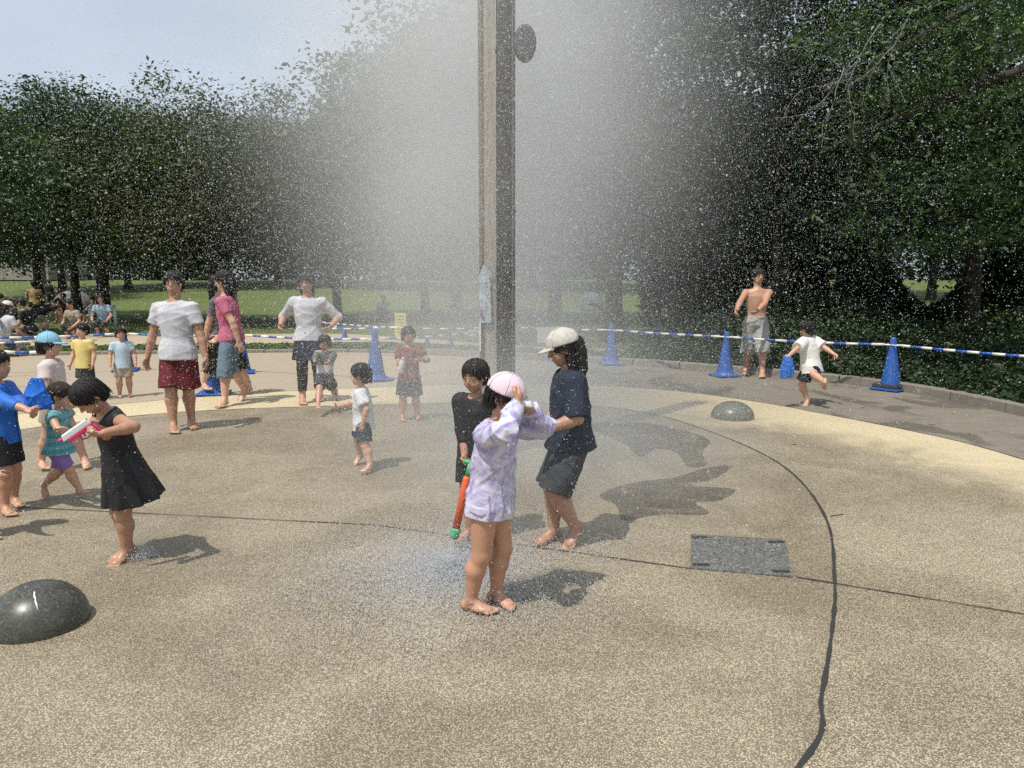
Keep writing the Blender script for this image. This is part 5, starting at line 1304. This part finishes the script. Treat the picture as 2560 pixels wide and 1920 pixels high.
bottle('drink_bottle', p8['palm'][0] + Vector((-.02, -.02, -.02)), (.0, 0, 1), .035, .2, plain('teal_plastic', (.22, .44, .44), .3), plain('teal_cap', (.35, .5, .5), .4), 'teal drink bottle in the hand of the woman in black trousers')
gp = (p10['palm'][0] + p10['palm'][1]) / 2 + Vector((0, -.02, 0)); gog = tag(empty('swim_goggles', gp), 'dark swim goggles stretched between the hands of the striped child', 'goggles')
for s in (-1, 1):
    o = MB(); o.tube([(s * .034 + .026 * math.cos(t), 0, .019 * math.sin(t)) for t in np.linspace(0, 2 * math.pi, 13)], .005, 6, cap=False); e = o.build('goggle_rim', M_RUB, gog)
    o = MB(); o.lathe([(.024, 0), (.001, .004)], 14); l_ = o.build('lens', plain('goggle_lens', (.05, .07, .08), .1), e); l_.rotation_euler = (math.pi / 2, 0, 0); l_.location = (s * .034, 0, 0)
o = MB(); o.tube([(-.06, 0, 0), (-.1, .01, -.03), (-.05, -.01, -.12), (.0, 0, -.16)], .004, 6); o.build('strap', M_RUB, gog)
def crumpled(name, loc, r, mat, label, cat, seed, parent=None):
    """cloth gathered at the top and hanging in folds"""
    F = Field((-r[0] * 1.8, -r[1] * 1.8, -r[2] * 1.4), (r[0] * 1.8, r[1] * 1.8, r[2] * 1.4), .0048); S = np.linspace(-r[2], r[2], 7); t = np.linspace(0, 1, 7); w = .28 + .72 * np.sin(math.pi * (.32 + .62 * t))
    F.loft((0, 0, 0), np.eye(3), S, r[0] * w, r[1] * w, .0, fold=(5, .10, r[2], seed)); F.ripple(.010, seed, 60, .6, .04)
    o = link_obj(name, F.mesh(name, mat)); o.location = loc; return tag(o, label, cat)
cp = crumpled('cloth_hat', p17['palm'][1] + Vector((-.0, -.02, -.12)), (.085, .06, .13), cloth('cap_royal', (.03, .14, .50)), 'blue cloth hat dangling from the running child\'s hand', 'hat', 5)
crumpled('blue_towel', at(92, 985, 4.75), (.075, .05, .10), cloth('towel_blue', (.02, .13, .52)), 'bunched blue towel held in front of the smiling boy', 'towel', 8)
o = MB(); lf = []
for i, (px, py, c) in enumerate(((2157, 1018, 0), (2385, 1032, 1), (2330, 1060, 1), (1985, 1110, 0), (2480, 1010, 1))):
    p = G(px, py, 0); m = MB(); m.add([(-.035, 0, .004), (0, .016, .012), (.04, 0, .006), (0, -.016, .01)], [(0, 1, 2), (0, 2, 3)]); e = m.build('fallen_leaf', plain(('leaf_orange', 'leaf_yellow')[c], ((.45, .2, .08), (.5, .4, .12))[c], .7)); e.location = (p.x, p.y, -.006); e.rotation_euler = (0, 0, i * 1.3); e.scale = (1.2,) * 3
    tag(e, ('small orange fallen leaf on the grey paving below the running child', 'small yellow fallen leaf on the grey paving right of the weighted cone', 'small yellow fallen leaf on the paving near the ring edge', 'small orange fallen leaf on the pale ring', 'small yellow fallen leaf close to the kerb at right')[i], 'leaf', 'fallen leaves on the plaza')

# ------------------------------------------------------------------ spray: drifting mist and flying drops
def mist_volume():
    me = MB(); me.box((0, 0, 3.0), (9.4, 11.4, 6.0))
    m = bpy.data.materials.new('spray_mist'); m.use_nodes = True
    nt = m.node_tree; nt.nodes.clear()
    out = nt.nodes.new('ShaderNodeOutputMaterial')
    pv = nt.nodes.new('ShaderNodeVolumePrincipled')
    pv.inputs['Color'].default_value = (.93, .935, .925, 1); pv.inputs['Anisotropy'].default_value = 0.0
    co = objco(nt)
    sep = N(nt, 'ShaderNodeSeparateXYZ'); nt.links.new(co, sep.inputs[0])
    x, y, z = sep.outputs
    # the plume is narrow near the ground jets and widens with height
    wid = math_n(nt, 'ADD', 1.0, math_n(nt, 'MULTIPLY', mrange(nt, z, 0, 3.2), .38))
    ex = math_n(nt, 'DIVIDE', x, wid); ey = math_n(nt, 'DIVIDE', y, math_n(nt, 'MULTIPLY', wid, 1.7))
    r2 = math_n(nt, 'ADD', math_n(nt, 'MULTIPLY', ex, ex), math_n(nt, 'MULTIPLY', ey, ey))
    fall = math_n(nt, 'POWER', 2.71828, math_n(nt, 'MULTIPLY', r2, -.9))
    nz = mrange(nt, noise(nt, .8, 3, .55, co), .25, .75, .55, 1.45)
    low = mrange(nt, z, .0, 2.2, .42, 1.0, True)
    top = mrange(nt, z, 4.5, 5.9, 1.0, 0.0, True)
    edge = mrange(nt, r2, 2.6, 5.6, 1.0, 0.0, True)
    dens = math_n(nt, 'MULTIPLY', math_n(nt, 'MULTIPLY', math_n(nt, 'MULTIPLY', fall, nz), math_n(nt, 'MULTIPLY', low, top)), math_n(nt, 'MULTIPLY', edge, MIST))
    # low drift over the jets on the near side
    gx_, gy_ = math_n(nt, 'DIVIDE', math_n(nt, 'SUBTRACT', x, .45), 1.0), math_n(nt, 'DIVIDE', math_n(nt, 'ADD', y, 3.3), 1.0)
    g2 = math_n(nt, 'ADD', math_n(nt, 'MULTIPLY', gx_, gx_), math_n(nt, 'MULTIPLY', gy_, gy_))
    lo = math_n(nt, 'MULTIPLY', math_n(nt, 'MULTIPLY', math_n(nt, 'POWER', 2.71828, math_n(nt, 'MULTIPLY', g2, -.8)), mrange(nt, z, .15, 1.5, 1.0, 0.0, True)), math_n(nt, 'MULTIPLY', nz, .36))
    lo = math_n(nt, 'MULTIPLY', lo, mrange(nt, g2, 2.0, 4.2, 1.0, 0.0, True))
    dens = math_n(nt, 'ADD', dens, lo)
    nt.links.new(dens, pv.inputs['Density'])
    nt.links.new(pv.outputs[0], out.inputs['Volume'])
    o = me.build('mist', m)
    o.location = (-.25, 8.6, .02)
    return tag(o, 'fine grey water mist hanging round the tall mast', 'mist', kind='stuff')
MIST = 0.48
mist_volume()

def droplet_mat():
    m = bpy.data.materials.new('water_drop'); m.use_nodes = True
    nt = m.node_tree; nt.nodes.clear()
    out = nt.nodes.new('ShaderNodeOutputMaterial')
    gl = N(nt, 'ShaderNodeBsdfGlass', _IOR=1.33, _Roughness=.0)
    df = N(nt, 'ShaderNodeBsdfDiffuse'); df.inputs['Color'].default_value = (.86, .88, .9, 1)
    tr = N(nt, 'ShaderNodeBsdfTranslucent'); tr.inputs['Color'].default_value = (.8, .82, .85, 1)
    m1 = N(nt, 'ShaderNodeMixShader', _Fac=.35); nt.links.new(df.outputs[0], m1.inputs[1]); nt.links.new(tr.outputs[0], m1.inputs[2])
    m2 = N(nt, 'ShaderNodeMixShader', _Fac=.5); nt.links.new(gl.outputs[0], m2.inputs[1]); nt.links.new(m1.outputs[0], m2.inputs[2])
    nt.links.new(m2.outputs[0], out.inputs['Surface'])
    return m
M_DROP = droplet_mat()
def drops(name, P, rad, label):
    """a cloud of water drops: one point per drop, drawn as little spheres"""
    me = bpy.data.meshes.new(name); me.vertices.add(len(P)); me.vertices.foreach_set('co', np.asarray(P, np.float32).ravel())
    at_ = me.attributes.new('drop_radius', 'FLOAT', 'POINT'); at_.data.foreach_set('value', np.asarray(rad, np.float32)); me.update()
    o = link_obj(name, me)
    ng = bpy.data.node_groups.new(name + '_nodes', 'GeometryNodeTree')
    ng.interface.new_socket('Geometry', in_out='INPUT', socket_type='NodeSocketGeometry'); ng.interface.new_socket('Geometry', in_out='OUTPUT', socket_type='NodeSocketGeometry')
    gi = ng.nodes.new('NodeGroupInput'); go = ng.nodes.new('NodeGroupOutput'); mp = ng.nodes.new('GeometryNodeMeshToPoints'); sm = ng.nodes.new('GeometryNodeSetMaterial')
    na = ng.nodes.new('GeometryNodeInputNamedAttribute'); na.data_type = 'FLOAT'; na.inputs['Name'].default_value = 'drop_radius'
    ng.links.new(gi.outputs[0], mp.inputs['Mesh']); ng.links.new(na.outputs[0], mp.inputs['Radius']); ng.links.new(mp.outputs[0], sm.inputs['Geometry']); sm.inputs['Material'].default_value = M_DROP
    ng.links.new(sm.outputs[0], go.inputs[0])
    md = o.modifiers.new('drops', 'NODES'); md.node_group = ng
    return tag(o, label, 'water drops', kind='stuff')
g = np.random.default_rng(11)
def plume(n, sx, sy, y0, z1, w0=.75):
    z = z1 * g.uniform(0, 1, n) ** .8; w = w0 + (1.25 - w0) * np.clip(z / 3.2, 0, 1)
    return np.column_stack([-.15 + g.normal(size=n) * sx * w, y0 + g.normal(size=n) * sy * w, z + .02])
def clear(P): return P[(P[:, 1] > 2.3) & (P[:, 2] > .01)]
P = clear(np.concatenate([plume(380000, 1.05, 1.8, 7.2, 5.3), plume(190000, 2.1, 2.0, 6.6, 5.2), plume(60000, 3.4, 2.0, 5.8, 5.2)]))
drops('fine_spray', P, g.lognormal(math.log(.0014), .36, len(P)).clip(.0007, .003), 'countless fine sunlit drops of spray flying round the mast')
P = clear(np.concatenate([plume(12000, 1.2, 1.4, 5.6, 4.8), plume(8000, 2.4, 1.7, 5.6, 4.8), plume(3500, 3.4, 1.5, 5.2, 4.6)]))
drops('water_drops', P, g.lognormal(math.log(.0018), .4, len(P)).clip(.0011, .0034), 'larger glinting water drops scattered in front of the mast')
# splash where the ground jets fall back
c = G(1130, 1425); n = 80000; a = g.uniform(0, 6.28, n); r = np.abs(g.normal(size=n)) * .52
P = np.column_stack([c.x + r * np.cos(a) * 1.0, c.y + r * np.sin(a) * 1.1, .004 + g.exponential(.016, n) * (1 + 3 * (g.uniform(size=n) < .12))])
c2 = G(345, 1392); n = 2500; P = np.concatenate([P, np.column_stack([c2.x + g.normal(size=n) * .045, c2.y + g.normal(size=n) * .04, .004 + g.exponential(.02, n)])])
drops('ground_splash', P, g.lognormal(math.log(.0015), .4, len(P)).clip(.0008, .004), 'white splashing water on the pad at the feet of the lilac child')
